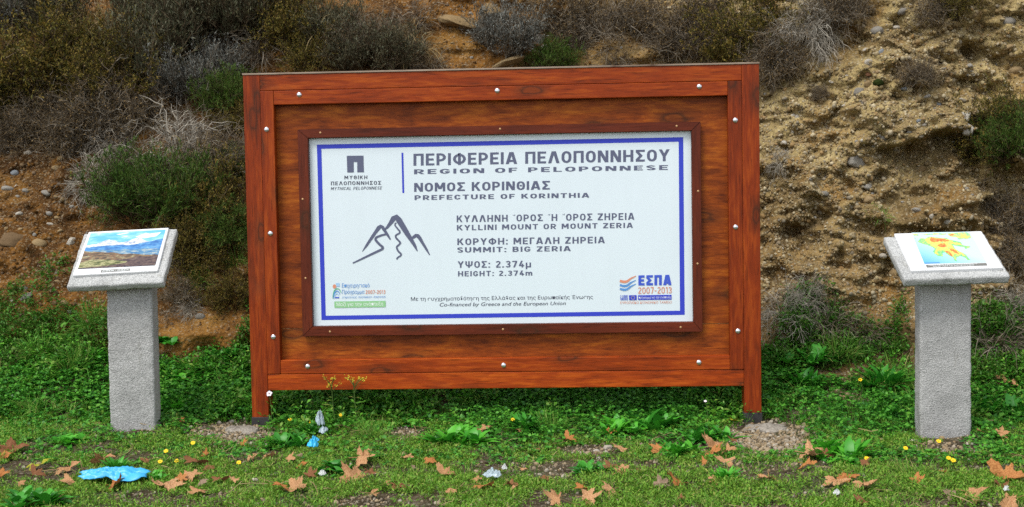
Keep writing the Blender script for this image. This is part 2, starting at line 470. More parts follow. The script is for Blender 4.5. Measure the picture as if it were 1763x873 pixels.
for nm, cs in {'stone_grey': [(0.20, 0.185, 0.16), (0.29, 0.275, 0.245)], 'stone_tan': [(0.24, 0.165, 0.08), (0.35, 0.26, 0.14)], 'stone_white': [(0.38, 0.34, 0.28), (0.50, 0.47, 0.41)],
               'stone_blue': [(0.17, 0.19, 0.21), (0.26, 0.285, 0.31)], 'stone_red': [(0.30, 0.13, 0.07), (0.36, 0.18, 0.10)], 'stone_brown': [(0.14, 0.09, 0.045), (0.22, 0.15, 0.08)]}.items():
    M[nm] = island_mat(nm, cs, 0.85, 0.2, bumpy=14)
M['moss'] = island_mat('moss_cushion', [(0.02, 0.03, 0.006), (0.05, 0.07, 0.012)], 0.95, 0.1, bumpy=30)
M['clover'] = island_mat('clover_leaves', [(0.024, 0.132, 0.013), (0.060, 0.265, 0.021), (0.132, 0.397, 0.037), (0.037, 0.198, 0.017), (0.093, 0.317, 0.026)], 0.5, 0.35, 0.25)
M['cover'] = island_mat('fine_ground_cover', [(0.078, 0.210, 0.017), (0.138, 0.318, 0.026), (0.228, 0.396, 0.042), (0.096, 0.252, 0.019), (0.348, 0.360, 0.084)], 0.6, 0.3, 0.25)
M['under'] = island_mat('mixed_weed_leaves', [(0.033, 0.176, 0.013), (0.077, 0.297, 0.022), (0.154, 0.396, 0.033), (0.055, 0.220, 0.022), (0.220, 0.374, 0.055)], 0.5, 0.35, 0.25)
M['under_dark'] = island_mat('bank_weed_leaves', [(0.02, 0.10, 0.010), (0.05, 0.18, 0.015), (0.09, 0.24, 0.025), (0.10, 0.15, 0.03)], 0.55, 0.3, 0.25)
M['blade'] = island_mat('grass_blades', [(0.045, 0.180, 0.018), (0.105, 0.300, 0.030), (0.180, 0.345, 0.045), (0.330, 0.330, 0.105)], 0.55, 0.3, 0.25)
M['weed'] = island_mat('broad_weed_leaves', [(0.034, 0.233, 0.016), (0.070, 0.358, 0.023), (0.116, 0.466, 0.031)], 0.42, 0.4, 0.25)
M['weed_dark'] = island_mat('dark_weed_leaves', [(0.024, 0.170, 0.016), (0.044, 0.260, 0.020), (0.080, 0.380, 0.030)], 0.42, 0.4, 0.2)
M['twig_grey'] = island_mat('dry_grey_twigs', [(0.062, 0.048, 0.031), (0.145, 0.119, 0.088), (0.248, 0.217, 0.171), (0.104, 0.073, 0.041)], 0.9, 0.1)
M['twig_brown'] = island_mat('brown_twigs', [(0.031, 0.021, 0.013), (0.078, 0.054, 0.031), (0.125, 0.094, 0.058)], 0.9, 0.1)
M['twig_pale'] = island_mat('bleached_twigs', [(0.16, 0.145, 0.12), (0.30, 0.27, 0.22), (0.42, 0.39, 0.33)], 0.9, 0.1)
M['straw'] = island_mat('straw', [(0.14, 0.10, 0.045), (0.27, 0.20, 0.095), (0.40, 0.31, 0.16)], 0.8, 0.15, 0.15)
M['fol_grey'] = island_mat('grey_green_needles', [(0.042, 0.043, 0.024), (0.089, 0.093, 0.054), (0.167, 0.167, 0.113), (0.095, 0.078, 0.038), (0.071, 0.083, 0.042)], 0.8, 0.15, 0.15)
M['fol_blue'] = island_mat('silver_grey_needles', [(0.08, 0.085, 0.075), (0.15, 0.155, 0.14), (0.24, 0.25, 0.225)], 0.8, 0.15, 0.1)
M['fol_olive'] = island_mat('olive_leaves', [(0.035, 0.037, 0.007), (0.075, 0.075, 0.013), (0.150, 0.125, 0.020), (0.237, 0.163, 0.031), (0.069, 0.044, 0.013)], 0.7, 0.2, 0.2)
M['fol_green'] = island_mat('green_sprigs', [(0.020, 0.051, 0.007), (0.041, 0.102, 0.011), (0.082, 0.163, 0.019), (0.112, 0.133, 0.025)], 0.65, 0.25, 0.2)
M['fol_brown'] = island_mat('dead_brown_leaflets', [(0.048, 0.031, 0.014), (0.120, 0.078, 0.034), (0.204, 0.144, 0.066)], 0.85, 0.1, 0.1)
for nm, cs in {'leaf_tan': [(0.36, 0.19, 0.09), (0.50, 0.285, 0.14), (0.62, 0.38, 0.21)], 'leaf_orange': [(0.34, 0.13, 0.04), (0.45, 0.19, 0.06), (0.54, 0.27, 0.10)], 'leaf_brown': [(0.15, 0.065, 0.03), (0.24, 0.11, 0.05), (0.34, 0.17, 0.08)],
               'leaf_yellow': [(0.42, 0.40, 0.03), (0.38, 0.42, 0.04)], 'leaf_grey': [(0.28, 0.20, 0.14), (0.33, 0.25, 0.18)]}.items():
    M[nm] = island_mat(nm, cs, 0.75, 0.2, 0.12, patch=(22, (0.62, 0.5, 0.42)))
M['flower_y'] = plain('yellow_petals', (0.82, 0.55, 0.01), 0.6)
M['flower_w'] = plain('white_petals', (0.75, 0.68, 0.72), 0.6)
M['flower_u'] = island_mat('greenish_yellow_florets', [(0.35, 0.40, 0.03), (0.60, 0.55, 0.05)], 0.7)
M['stem_green'] = plain('green_stalk', (0.07, 0.13, 0.025), 0.6)
M['bag_blue'] = plain('blue_plastic_film', (0.05, 0.40, 0.74), 0.38, 0.45)
M['scrap_cyan'] = plain('cyan_plastic', (0.04, 0.50, 0.85), 0.25, 0.6)
M['scrap_clear'] = plain('cloudy_plastic', (0.34, 0.43, 0.48), 0.2, 0.6)
M['scrap_white'] = plain('white_paper', (0.58, 0.60, 0.60), 0.5, 0.3)

# ------------------------------------------------------------------ terrain
ZF = 0.40
def foot_y(x):
    return 1.05 - 0.12 * sstep(1.0, 1.8, x) + 0.10 * vnoise(np.asarray(x) * 0.9, 3.3, 0.5)
def ground_z(x, y):
    x = np.asarray(x, float); y = np.asarray(y, float)
    t = np.clip((y - 0.05) / (foot_y(x) - 0.05), 0, 1.3)
    z = ZF * t ** 1.25
    z = z + 0.02 * fbm(x * 1.3, y * 1.3, 0.3, 3) * np.clip(1 - abs(y) * 0.03, 0.2, 1)
    z = z + 0.010 * fbm(x * 7, y * 7, 0.7, 2)
    near = np.exp(-((x + 1.93) ** 2 + (y + 0.24) ** 2) / 0.12) * 0.03
    return z + near
def hill_y(x, z):
    """depth of the bank at height z"""
    x = np.asarray(x, float); z = np.asarray(z, float)
    right = sstep(0.9, 1.9, x + 0.25 * vnoise(x * 0.8, z * 0.8, 5.0))
    left = 1 - sstep(-2.2, -1.0, x)
    k = 0.78 + 0.22 * left - 0.36 * right
    h = np.maximum(z - ZF, 0)
    y = foot_y(x) + h * k + 0.10 * np.maximum(z - 2.6, 0) ** 1.7
    grow = sstep(0, 0.35, h)
    n1 = fbm(x * 0.9, z * 1.0, 2.0, 3)
    n2 = fbm(x * 3.0, z * 3.6, 4.0, 4)
    n3 = fbm(x * 11, z * 14, 9.0, 3)
    y = y + grow * (0.17 * n1 + (0.055 + 0.02 * right) * n2 + 0.018 * n3 * (1 + 1.6 * right + 0.6 * left))
    # crags: ridged ledges in the conglomerate
    rid = 1 - abs(fbm(x * 2.2 + 0.6 * z, z * 3.3, 12.0, 4))
    y = y - grow * right * 0.10 * (rid - 0.6)
    # stacked broken beds with sharp lips
    bed = z * 5.2 + 0.55 * x + 1.1 * fbm(x * 1.1, z * 1.4, 33.0, 3)
    fb = bed - np.floor(bed)
    y = y - grow * (right * 0.050 + 0.02) * (sstep(0.0, 0.10, fb) * (1 - fb) ** 0.8) * np.clip(0.5 + 1.2 * fbm(x * 1.7, z * 2.0, 41.0, 2), 0, 1)
    rid2 = 1 - abs(fbm(x * 5.5 - 2.5 * z, z * 8.0 + 1.5 * x, 21.0, 3))
    y = y - grow * (0.5 + 0.6 * right) * 0.065 * (rid2 - 0.6)
    wx_ = x + 0.05 * fbm(x * 6, z * 6, 51.0, 2); wz_ = z * 1.35 + 0.05 * fbm(x * 6, z * 6, 57.0, 2) + 0.25 * x
    v1, e1 = worley(wx_, wz_, 0.19)
    v2, e2 = worley(wx_ + 3.1, wz_ + 1.7, 0.075)
    y = y - grow * (0.25 + 0.75 * right) * ((0.060 * v1 * sstep(0.02, 0.16, e1)) + 0.026 * v2 * sstep(0.02, 0.22, e2))
    # talus skirts that wander over the foot of the ground
    ap = 0.16 + 0.22 * fbm(x * 1.1, 0.3, 61.0, 3) + 0.06 * vnoise(x * 6, z * 4, 63.0)
    y = y - np.clip(ap, 0.0, 0.5) * np.exp(-h / 0.22)
    # shelf with undercut
    zl = 1.44 + 0.10 * np.sin((x - 2.3) * 3.0) * (x < 3.0) - 0.14 * sstep(2.85, 3.15, x) + 0.04 * vnoise(x * 5, 0.2, 0.9)
    wx = sstep(1.95, 2.45, x) * (1 - sstep(3.6, 4.2, x))
    above = sstep(-0.025, 0.03, z - zl)
    y = y - wx * 0.20 * above * np.exp(-np.maximum(z - zl, 0) / 0.7)
    y = y + wx * 0.07 * (1 - above) * np.exp(-np.maximum(zl - z, 0) / 0.22)
    # stepped scar left of it
    zs = 1.05 + 0.35 * (x - 1.6)
    y = y - sstep(1.35, 1.6, x) * (1 - sstep(2.2, 2.5, x)) * 0.06 * sstep(-0.02, 0.03, z - zs) * np.exp(-np.maximum(z - zs, 0) / 0.5)
    return y

xs = np.unique(np.concatenate([np.linspace(-60, -5.2, 14), np.arange(-5.0, 5.0, 0.018), np.linspace(5.2, 60, 14)]))
# ground sheet
ys_t = np.unique(np.concatenate([np.linspace(-60, -6, 12), np.arange(-5.8, -2.2, 0.1), np.arange(-2.2, -0.05, 0.03)]))
nfl = 40
rows = []
for y in ys_t:
    rows.append(np.stack([xs, np.full_like(xs, y), ground_z(xs, y)], 1))
for t in np.linspace(0, 1, nfl):
    y = -0.05 + (foot_y(xs) + 0.05) * t + 0.12 * (t == 1)
    rows.append(np.stack([xs, y, ground_z(xs, y)], 1))
def grid_faces(nr, nc):
    i = np.arange(nr - 1)[:, None] * nc + np.arange(nc - 1)[None, :]
    return np.stack([i, i + 1, i + 1 + nc, i + nc], -1).reshape(-1, 4)
Vg = np.concatenate(rows)
ground = link_mesh('ground', np_mesh('ground', Vg, grid_faces(len(rows), len(xs)), True), M['soil'])
tag(ground, 'level ground of soil and gravel under the low plants in front of the bank', 'ground', kind='structure')
rows = []
zs_t = np.concatenate([np.arange(ZF - 0.36, 3.2, 0.015), np.linspace(3.25, 6.0, 30)])
for z in zs_t:
    rows.append(np.stack([xs, hill_y(xs, z), np.full_like(xs, z)], 1))
top = rows[-1]
for k in range(1, 14):
    q = top.copy(); q[:, 1] += 0.35 * k * k; q[:, 2] += 0.06 * k * k; rows.append(q)
Vh = np.concatenate(rows)
Fh = grid_faces(len(rows), len(xs))
hillside = link_mesh('hillside', np_mesh('hillside', Vh, Fh, True), M['hill'])
tag(hillside, 'steep earth bank of orange soil and tan conglomerate behind the board', 'hillside', kind='structure')
bvh_h = BVHTree.FromPolygons([tuple(v) for v in Vh], [tuple(f) for f in Fh])
bvh_g = BVHTree.FromPolygons([tuple(v) for v in Vg], [tuple(f) for f in grid_faces(len(Vg) // len(xs), len(xs))])
def hit(u, v):
    """first terrain point seen at a photo pixel -> (point, normal, metres per photo pixel)"""
    d = Vector(ray(u, v)); o = Vector(CAM)
    best = None
    for b in (bvh_h, bvh_g):
        loc, nor, idx, dist = b.ray_cast(o, d.normalized())
        if loc is not None and (best is None or dist < best[2]): best = (loc, nor, dist)
    if best is None:
        best = (o + d * 10, Vector((0, -0.7, 0.7)), 10.0)
    loc, nor, dist = best
    if nor.dot(d) > 0: nor = -nor
    return loc, nor, float((loc - o).dot(Vector(FWD))) / FPX

# ------------------------------------------------------------------ stones
def ico(sub):
    bm = bmesh.new(); bmesh.ops.create_icosphere(bm, subdivisions=sub, radius=1.0)
    V = np.array([v.co[:] for v in bm.verts]); F = np.array([[v.index for v in f.verts] for f in bm.faces]); bm.free()
    return V, F
ICO1, ICO2, ICO3 = ico(1), ico(2), ico(3)
def rand_rot(n):
    q = rng.normal(size=(n, 4)); q /= np.linalg.norm(q, axis=1)[:, None]
    w, x, y, z = q.T
    return np.stack([np.stack([1 - 2 * (y * y + z * z), 2 * (x * y - z * w), 2 * (x * z + y * w)], -1),
                     np.stack([2 * (x * y + z * w), 1 - 2 * (x * x + z * z), 2 * (y * z - x * w)], -1),
                     np.stack([2 * (x * z - y * w), 2 * (y * z + x * w), 1 - 2 * (x * x + y * y)], -1)], 1)
def pebble_cloud(name, P, S, mat, base=ICO2, parent=None):
    n = len(P)
    V0, F0 = base
    sc = S[:, None] * (0.65 + 0.7 * rng.random((n, 3)))
    V = V0[None] * sc[:, None, :]
    V = V * (1 + 0.16 * vnoise(V0[None, :, 0] * 1.6 + rng.random((n, 1)) * 60, V0[None, :, 1] * 1.6, V0[None, :, 2] * 1.6))[..., None]
    V = np.einsum('nij,nkj->nki', rand_rot(n), V) + P[:, None, :]
    F = (F0[None] + (np.arange(n) * len(V0))[:, None, None]).reshape(-1, 3)
    return link_mesh(name, np_mesh(name, V.reshape(-1, 3), F, base is not ICO1), mat, parent)

stone_meshes = []
for k in range(6):
    V, F = ICO3
    sq = np.array([1.0, 0.72 + 0.1 * (k % 3), 0.55 + 0.08 * (k % 4)])
    W = V * sq
    nz = fbm(V[:, 0] * 1.1 + 9 * k, V[:, 1] * 1.1, V[:, 2] * 1.1, 2) * 0.13
    if k >= 4:
        F = ico(4)[1]; V = ico(4)[0]; W = V * sq * 1.15
        for q in range(11):
            nn = rng.normal(size=3); nn /= np.linalg.norm(nn)
            over = np.maximum(W @ nn - rng.uniform(0.50, 0.78), 0)
            W = W - over[:, None] * nn * 0.95
        nz = 0.05 * fbm(V[:, 0] * 4, V[:, 1] * 4 + k, V[:, 2] * 4, 3) + 0.025 * fbm(V[:, 0] * 13, V[:, 1] * 13 + k, V[:, 2] * 13, 2)
    W = W * (1 + nz)[:, None]
    stone_meshes.append(np_mesh('stone', W, F, True))
def stone(u, v, wpx, mat, label, group, name='stone', aspect=1.0, flat=None, sink=0.25, kind=None, cat='stone'):
    p, nrm, mpp = hit(u, v)
    r = wpx * 0.5 * mpp
    me = stone_meshes[(kind if kind is not None else random.randrange(4))]
    o = bpy.data.objects.new(name, me); COL.objects.link(o)
    if not me.materials: me.materials.append(M['stone_tan'])
    o.material_slots[0].link = 'OBJECT'
    o.material_slots[0].material = M[mat]
    o.scale = (r, r * random.uniform(0.8, 1.1), r * 1.15 * aspect)
    o.rotation_euler = (random.uniform(-0.5, 0.5), random.uniform(-0.4, 0.4), random.uniform(-0.6, 0.6))
    o.location = p + nrm * r * (0.12 - sink)
    return tag(o, label, cat, group)

# scattered pebbles (too many to count) on the bank and on the ground
def bank_points(n, x0, x1, z0, z1, dens=None):
    x = rng.uniform(x0, x1, n); z = rng.uniform(z0, z1, n)
    if dens is not None:
        k = rng.random(n) < dens(x, z)
        x, z = x[k], z[k]
    return np.stack([x, hill_y(x, z), z], 1)
P = bank_points(64000, 1.0, 4.3, 0.42, 3.2, lambda x, z: np.clip(0.6 + 0.8 * fbm(x * 2, z * 2, 0.4, 4), 0.10, 1))
pb = pebble_cloud('pebbles', P, np.clip(0.0030 * np.exp(rng.normal(0.55, 0.52, len(P))), 0.0025, 0.016), M['pebble'], ICO1)
tag(pb, 'countless small tan and grey pebbles set in the conglomerate cliff', 'pebbles', kind='stuff')
P = bank_points(30000, -4.8, 1.0, 0.42, 3.2, lambda x, z: np.clip(0.45 + 0.9 * fbm(x * 2, z * 2, 0.4, 4), 0.06, 1))
pb = pebble_cloud('pebbles', P, np.clip(0.0032 * np.exp(rng.normal(0.45, 0.55, len(P))), 0.0025, 0.015), M['pebble_left'], ICO1)
tag(pb, 'countless small brown pebbles set in the orange earth bank', 'pebbles', kind='stuff')

P = bank_points(15000, 1.0, 4.3, 0.42, 3.2, lambda x, z: np.clip(0.35 + 1.3 * fbm(x * 2.6, z * 3.2, 7.4, 3), 0.05, 1))
pb = pebble_cloud('rubble', P, rng.uniform(0.006, 0.0145, len(P)), M['rubble'], ICO1)
tag(pb, 'angular broken rubble packed in the conglomerate cliff', 'rubble', kind='stuff')
P = bank_points(6000, -4.8, 1.0, 0.42, 3.2, lambda x, z: np.clip(0.3 + 1.3 * fbm(x * 2.6, z * 3.2, 7.4, 3), 0.03, 1))
pb = pebble_cloud('rubble', P, rng.uniform(0.006, 0.0135, len(P)), M['clods'], ICO1)
tag(pb, 'red-brown clods and rubble on the orange earth bank', 'rubble', kind='stuff')

def view_points(n, v0=540, v1=880):
    """points spread evenly over the visible ground"""
    out = []
    u = rng.uniform(-90, 1850, n); v = rng.uniform(v0, v1, n)
    for a, b in zip(u, v):
        d = Vector(ray(a, b)).normalized()
        loc, nor, idx, dist = bvh_g.ray_cast(Vector(CAM), d)
        if loc is not None: out.append((a, b, loc.x, loc.y, loc.z))
    return np.array(out)

# ------------------------------------------------------------------ information board
board = tag(empty('information_board', (0, 0, 0)), 'large red-brown stained wooden information board on two posts holding a white printed sheet', 'information board')
bx = lambda u, v, Y=-0.04: atY(u, v, Y)[0]
bz = lambda u, v, Y=-0.04: atY(u, v, Y)[2]
XL0, XL1, XL2 = -1.333, bx(449, 300) - 0.006, bx(475.5, 300) - 0.0
XL1 = XL0 + 0.0885
XL2 = XL1 + 0.0705
XR0 = 1.3464; XR1 = XR0 - 0.0885; XR2 = XR1 - 0.0715
ZT = 1.852
ZRT = ZT - 0.083          # underside of top rail
ZBT = ZRT - 0.0745        # underside of top batten
ZB0 = 0.190               # underside of bottom rail
ZB1 = ZB0 + 0.0855
ZB2 = ZB1 + 0.0745
YF, YB = -0.040, 0.062
box('post', XL0, XL1, YF, YB, -0.12, ZT, M['wood_v'], board)
box('post', XR1, XR0, YF, YB, -0.12, ZT, M['wood_v'], board)
for a, b, z in ((XL0, XL1, 0.048), (XR1, XR0, 0.05)):
    box('post_shoe', a - 0.004, b + 0.004, YF - 0.004, YB + 0.004, -0.05, z, M['tar'], board, 0.004)
box('rail', XL1 + 0.001, XR1 - 0.001, YF + 0.001, YB - 0.01, ZRT, ZT - 0.001, M['wood_h'], board)
box('rail', XL1 + 0.001, XR1 - 0.001, YF + 0.001, YB - 0.01, ZB0, ZB1, M['wood_h'], board)
box('batten', XL1 + 0.001, XL2, YF - 0.003, 0.010, ZB1 + 0.002, ZRT - 0.002, M['wood_v'], board)
box('batten', XR2, XR1 - 0.001, YF - 0.003, 0.010, ZB1 + 0.002, ZRT - 0.002, M['wood_v'], board)
box('batten', XL2 + 0.001, XR2 - 0.001, YF - 0.001, 0.010, ZBT, ZRT - 0.002, M['wood_h'], board)
box('batten', XL2 + 0.001, XR2 - 0.001, YF - 0.001, 0.010, ZB1 + 0.002, ZB2, M['wood_h'], board)
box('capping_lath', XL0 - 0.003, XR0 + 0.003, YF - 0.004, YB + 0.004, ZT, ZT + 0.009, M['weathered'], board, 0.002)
ZSEAM = bz(1100, 559, 0.012)
box('panel', XL1 + 0.01, XR1 - 0.01, 0.013, 0.031, ZSEAM + 0.0015, ZRT + 0.01, M['ply'], board, 0.001)
box('panel', XL1 + 0.01, XR1 - 0.01, 0.0125, 0.0305, ZB1 - 0.01, ZSEAM - 0.0015, M['ply'], board, 0.001)

def dome(name, x, y, z, r, mat, parent, h=0.55):
    bm = bmesh.new()
    bmesh.ops.create_uvsphere(bm, u_segments=14, v_segments=10, radius=r)
    bmesh.ops.delete(bm, geom=[v for v in bm.verts if v.co.z < -1e-4], context='VERTS')
    rot = Matrix.Rotation(math.radians(90), 4, 'X')
    for v in bm.verts: v.co = rot @ Vector((v.co.x, v.co.y, v.co.z * h))
    o = bm_obj(name, bm, mat, parent, True)
    o.location = (x, y, z)
    return o
for (u, v) in ((515, 163), (856, 156), (1204, 149), (459, 223), (465.5, 402), (470.5, 580), (1266, 207), (1266.5, 391), (1270.5, 570), (529.5, 631), (867, 629), (1203.5, 624)):
    q = atY(u, v, -0.043)
    yy = -0.043 if (v > 200 and v < 600) else -0.041
    dome('bolt', q[0], yy, q[2], 0.0135, M['steel'], board)

# moulding round the sheet, mitred
HS, ZS = 0.9921, 0.5257
fr = dict(l=-1.0, r=1.0, b=ZS, t=ZS + HS)
fo = dict(l=fr['l'] - 0.054, r=fr['r'] + 0.047, b=fr['b'] - 0.052, t=fr['t'] + 0.046)
def mitre(name, a, b, c, d, mat):
    """a,b outer edge; c,d inner edge (x,z)"""
    y0, y1 = -0.030, 0.0122
    pts = [a, b, c, d]
    cx = sum(p[0] for p in pts) / 4; cz = sum(p[1] for p in pts) / 4
    bm = bmesh.new()
    fvs = [bm.verts.new((p[0] - cx, y0, p[1] - cz)) for p in pts]
    bvs = [bm.verts.new((p[0] - cx, y1, p[1] - cz)) for p in pts]
    bm.faces.new(fvs); bm.faces.new(bvs[::-1])
    for i in range(4):
        j = (i + 1) % 4
        bm.faces.new((fvs[j], fvs[i], bvs[i], bvs[j]))
    bmesh.ops.recalc_face_normals(bm, faces=bm.faces)
    bmesh.ops.bevel(bm, geom=list(bm.edges), offset=0.0022, segments=2, affect='EDGES')
    o = bm_obj(name, bm, mat, board)
    o.location = (cx, 0, cz)
    return o
g = 0.0006
mitre('moulding', (fo['l'], fo['t']), (fo['r'], fo['t']), (fr['r'] - g, fr['t']), (fr['l'] + g, fr['t']), M['mould_h'])
mitre('moulding', (fo['l'], fo['b']), (fo['r'], fo['b']), (fr['r'] - g, fr['b']), (fr['l'] + g, fr['b']), M['mould_h'])
mitre('moulding', (fo['l'], fo['b'] + g), (fo['l'], fo['t'] - g), (fr['l'], fr['t'] - g), (fr['l'], fr['b'] + g), M['mould_v'])
mitre('moulding', (fo['r'], fo['b'] + g), (fo['r'], fo['t'] - g), (fr['r'], fr['t'] - g), (fr['r'], fr['b'] + g), M['mould_v'])
for (u, v) in ((551.5, 228.5), (861, 222), (1165, 217), (521, 343), (526, 479), (1202, 329), (1201, 454), (568, 571), (866, 567), (1172, 563.5)):
    q = atY(u, v, -0.03)
    dome('nail', q[0], -0.030, q[2], 0.0055, M['brass'], board, 0.4)

sheet = box('sign_sheet', fr['l'] + 0.001, fr['r'] - 0.001, 0.0, 0.0115, fr['b'] + 0.001, fr['t'] - 0.001, M['sheet'], board, 0)
sheet_c = Vector(sheet.location)
PY = -0.0008
_layer = [0]
def S(u, v):
    q = atY(u, v, 0.0)
    return (q[0], q[2])
def flat_faces(name, polys, mat, parent=None, y=None, to=S):
    """ink shapes lying on the sheet; polys are lists of photo pixels (or plane points)"""
    parent = parent or sheet
    bm = bmesh.new()
    if y is None:
        _layer[0] += 1
        y = PY - 0.00003 * _layer[0]
    for k, pl in enumerate(polys):
        vs = []
        for pnt in pl:
            q = to(*pnt)
            vs.append(bm.verts.new((q[0] - sheet_c.x, y - 0.00005 * k - sheet_c.y, q[1] - sheet_c.z)))
        try: bm.faces.new(vs)
        except ValueError: pass
    bmesh.ops.triangulate(bm, faces=[f for f in bm.faces if len(f.verts) > 4])
    return bm_obj(name, bm, mat, parent)

def ribbon_poly(pts, widths):
    """closed quads along a pixel polyline"""
    P = np.array(pts, float); Wd = np.array(widths, float) if hasattr(widths, '__len__') else np.full(len(P), float(widths))
    T = np.gradient(P, axis=0); T /= np.linalg.norm(T, axis=1)[:, None] + 1e-9
    N = np.stack([-T[:, 1], T[:, 0]], 1)
    A = P + N * Wd[:, None] / 2; B = P - N * Wd[:, None] / 2
    return [list(map(tuple, A)) + list(map(tuple, B[::-1]))] if len(P) < 2 else [[tuple(A[i]), tuple(A[i + 1]), tuple(B[i + 1]), tuple(B[i])] for i in range(len(P) - 1)]
def smooth_line(pts, n=8):
    P = [np.array(p, float) for p in pts]
    P = [2 * P[0] - P[1]] + P + [2 * P[-1] - P[-2]]
    out = []
    for i in range(1, len(P) - 2):
        for t in np.linspace(0, 1, n, endpoint=False):
            p0, p1, p2, p3 = P[i - 1:i + 3]
            out.append(0.5 * ((2 * p1) + (-p0 + p2) * t + (2 * p0 - 5 * p1 + 4 * p2 - p3) * t * t + (-p0 + 3 * p1 - 3 * p2 + p3) * t ** 3))
    out.append(P[-2])
    return [tuple(p) for p in out]
def stroke(name, pts, w, mat, to=S, parent=None):
    """one connected ribbon without overlaps"""
    P = np.array(pts, float); Wd = np.array(w, float) if hasattr(w, '__len__') else np.full(len(P), float(w))
    if len(Wd) != len(P): Wd = np.interp(np.linspace(0, 1, len(P)), np.linspace(0, 1, len(Wd)), Wd)
    T = np.gradient(P, axis=0); T /= np.linalg.norm(T, axis=1)[:, None] + 1e-9
    N = np.stack([-T[:, 1], T[:, 0]], 1)
    A = P + N * Wd[:, None] / 2; B = P - N * Wd[:, None] / 2
    _layer[0] += 1
    y = PY - 0.00003 * _layer[0]
    bm = bmesh.new()
    mk = lambda q: bm.verts.new((to(*q)[0] - sheet_c.x, y - sheet_c.y, to(*q)[1] - sheet_c.z))
    va = [mk(q) for q in A]; vb = [mk(q) for q in B]
    for i in range(len(P) - 1): bm.faces.new((va[i], va[i + 1], vb[i + 1], vb[i]))
    return bm_obj(name, bm, mat, parent or sheet)

def text_mesh(body, bold=0.0, shear=0.0, space=1.0):
    cu = bpy.data.curves.new('lettering', 'FONT')
    cu.body = body
    cu.offset = bold
    cu.shear = shear
    cu.space_character = space
    cu.resolution_u = 3
    cu.fill_mode = 'FRONT'
    o = bpy.data.objects.new('lettering', cu)
    COL.objects.link(o)
    dg = bpy.context.evaluated_depsgraph_get()
    me = bpy.data.meshes.new_from_object(o.evaluated_get(dg))
    bpy.data.objects.remove(o); bpy.data.curves.remove(cu)
    return me
def cap_span(body, bold, shear, space):
    ref = text_mesh('E', bold, 0, 1.0)
    z = [v.co.y for v in ref.vertices]
    bpy.data.meshes.remove(ref)
    return min(z), max(z)
def lettering(body, bl, br, cap_l, cap_r, mat, bold=0.012, shear=0.0, space=1.0, y=None, to=S, parent=None, name='lettering'):
    """text fitted between two baseline pixels, capital height cap_l px at the left, cap_r px at the right"""
    me = text_mesh(body, bold, shear, space)
    V = np.array([v.co[:] for v in me.vertices])
    z0, z1 = cap_span(body, bold, shear, space)
    x0, x1 = V[:, 0].min(), V[:, 0].max()
    t = (V[:, 0] - x0) / (x1 - x0)
    h = (V[:, 1] - z0) / (z1 - z0)
    u = bl[0] + (br[0] - bl[0]) * t
    b = bl[1] + (br[1] - bl[1]) * t
    v = b - h * (cap_l + (cap_r - cap_l) * t)
    _layer[0] += 1
    yy = (PY - 0.00003 * _layer[0]) if y is None else y
    NV, NF, i0 = [], [], 0
    for k, f in enumerate(me.polygons):
        pts_ = []
        for vi in f.vertices:
            q = to(u[vi], v[vi])
            pts_.append((q[0] - sheet_c.x, yy - 0.000012 * (k % 13) - sheet_c.y, q[1] - sheet_c.z))
        NV += pts_; NF.append(tuple(range(i0, i0 + len(pts_)))); i0 += len(pts_)
    bpy.data.meshes.remove(me)
    me = bpy.data.meshes.new('lettering'); me.from_pydata(NV, [], NF); me.update()
    return link_mesh(name, me, mat, parent or sheet)


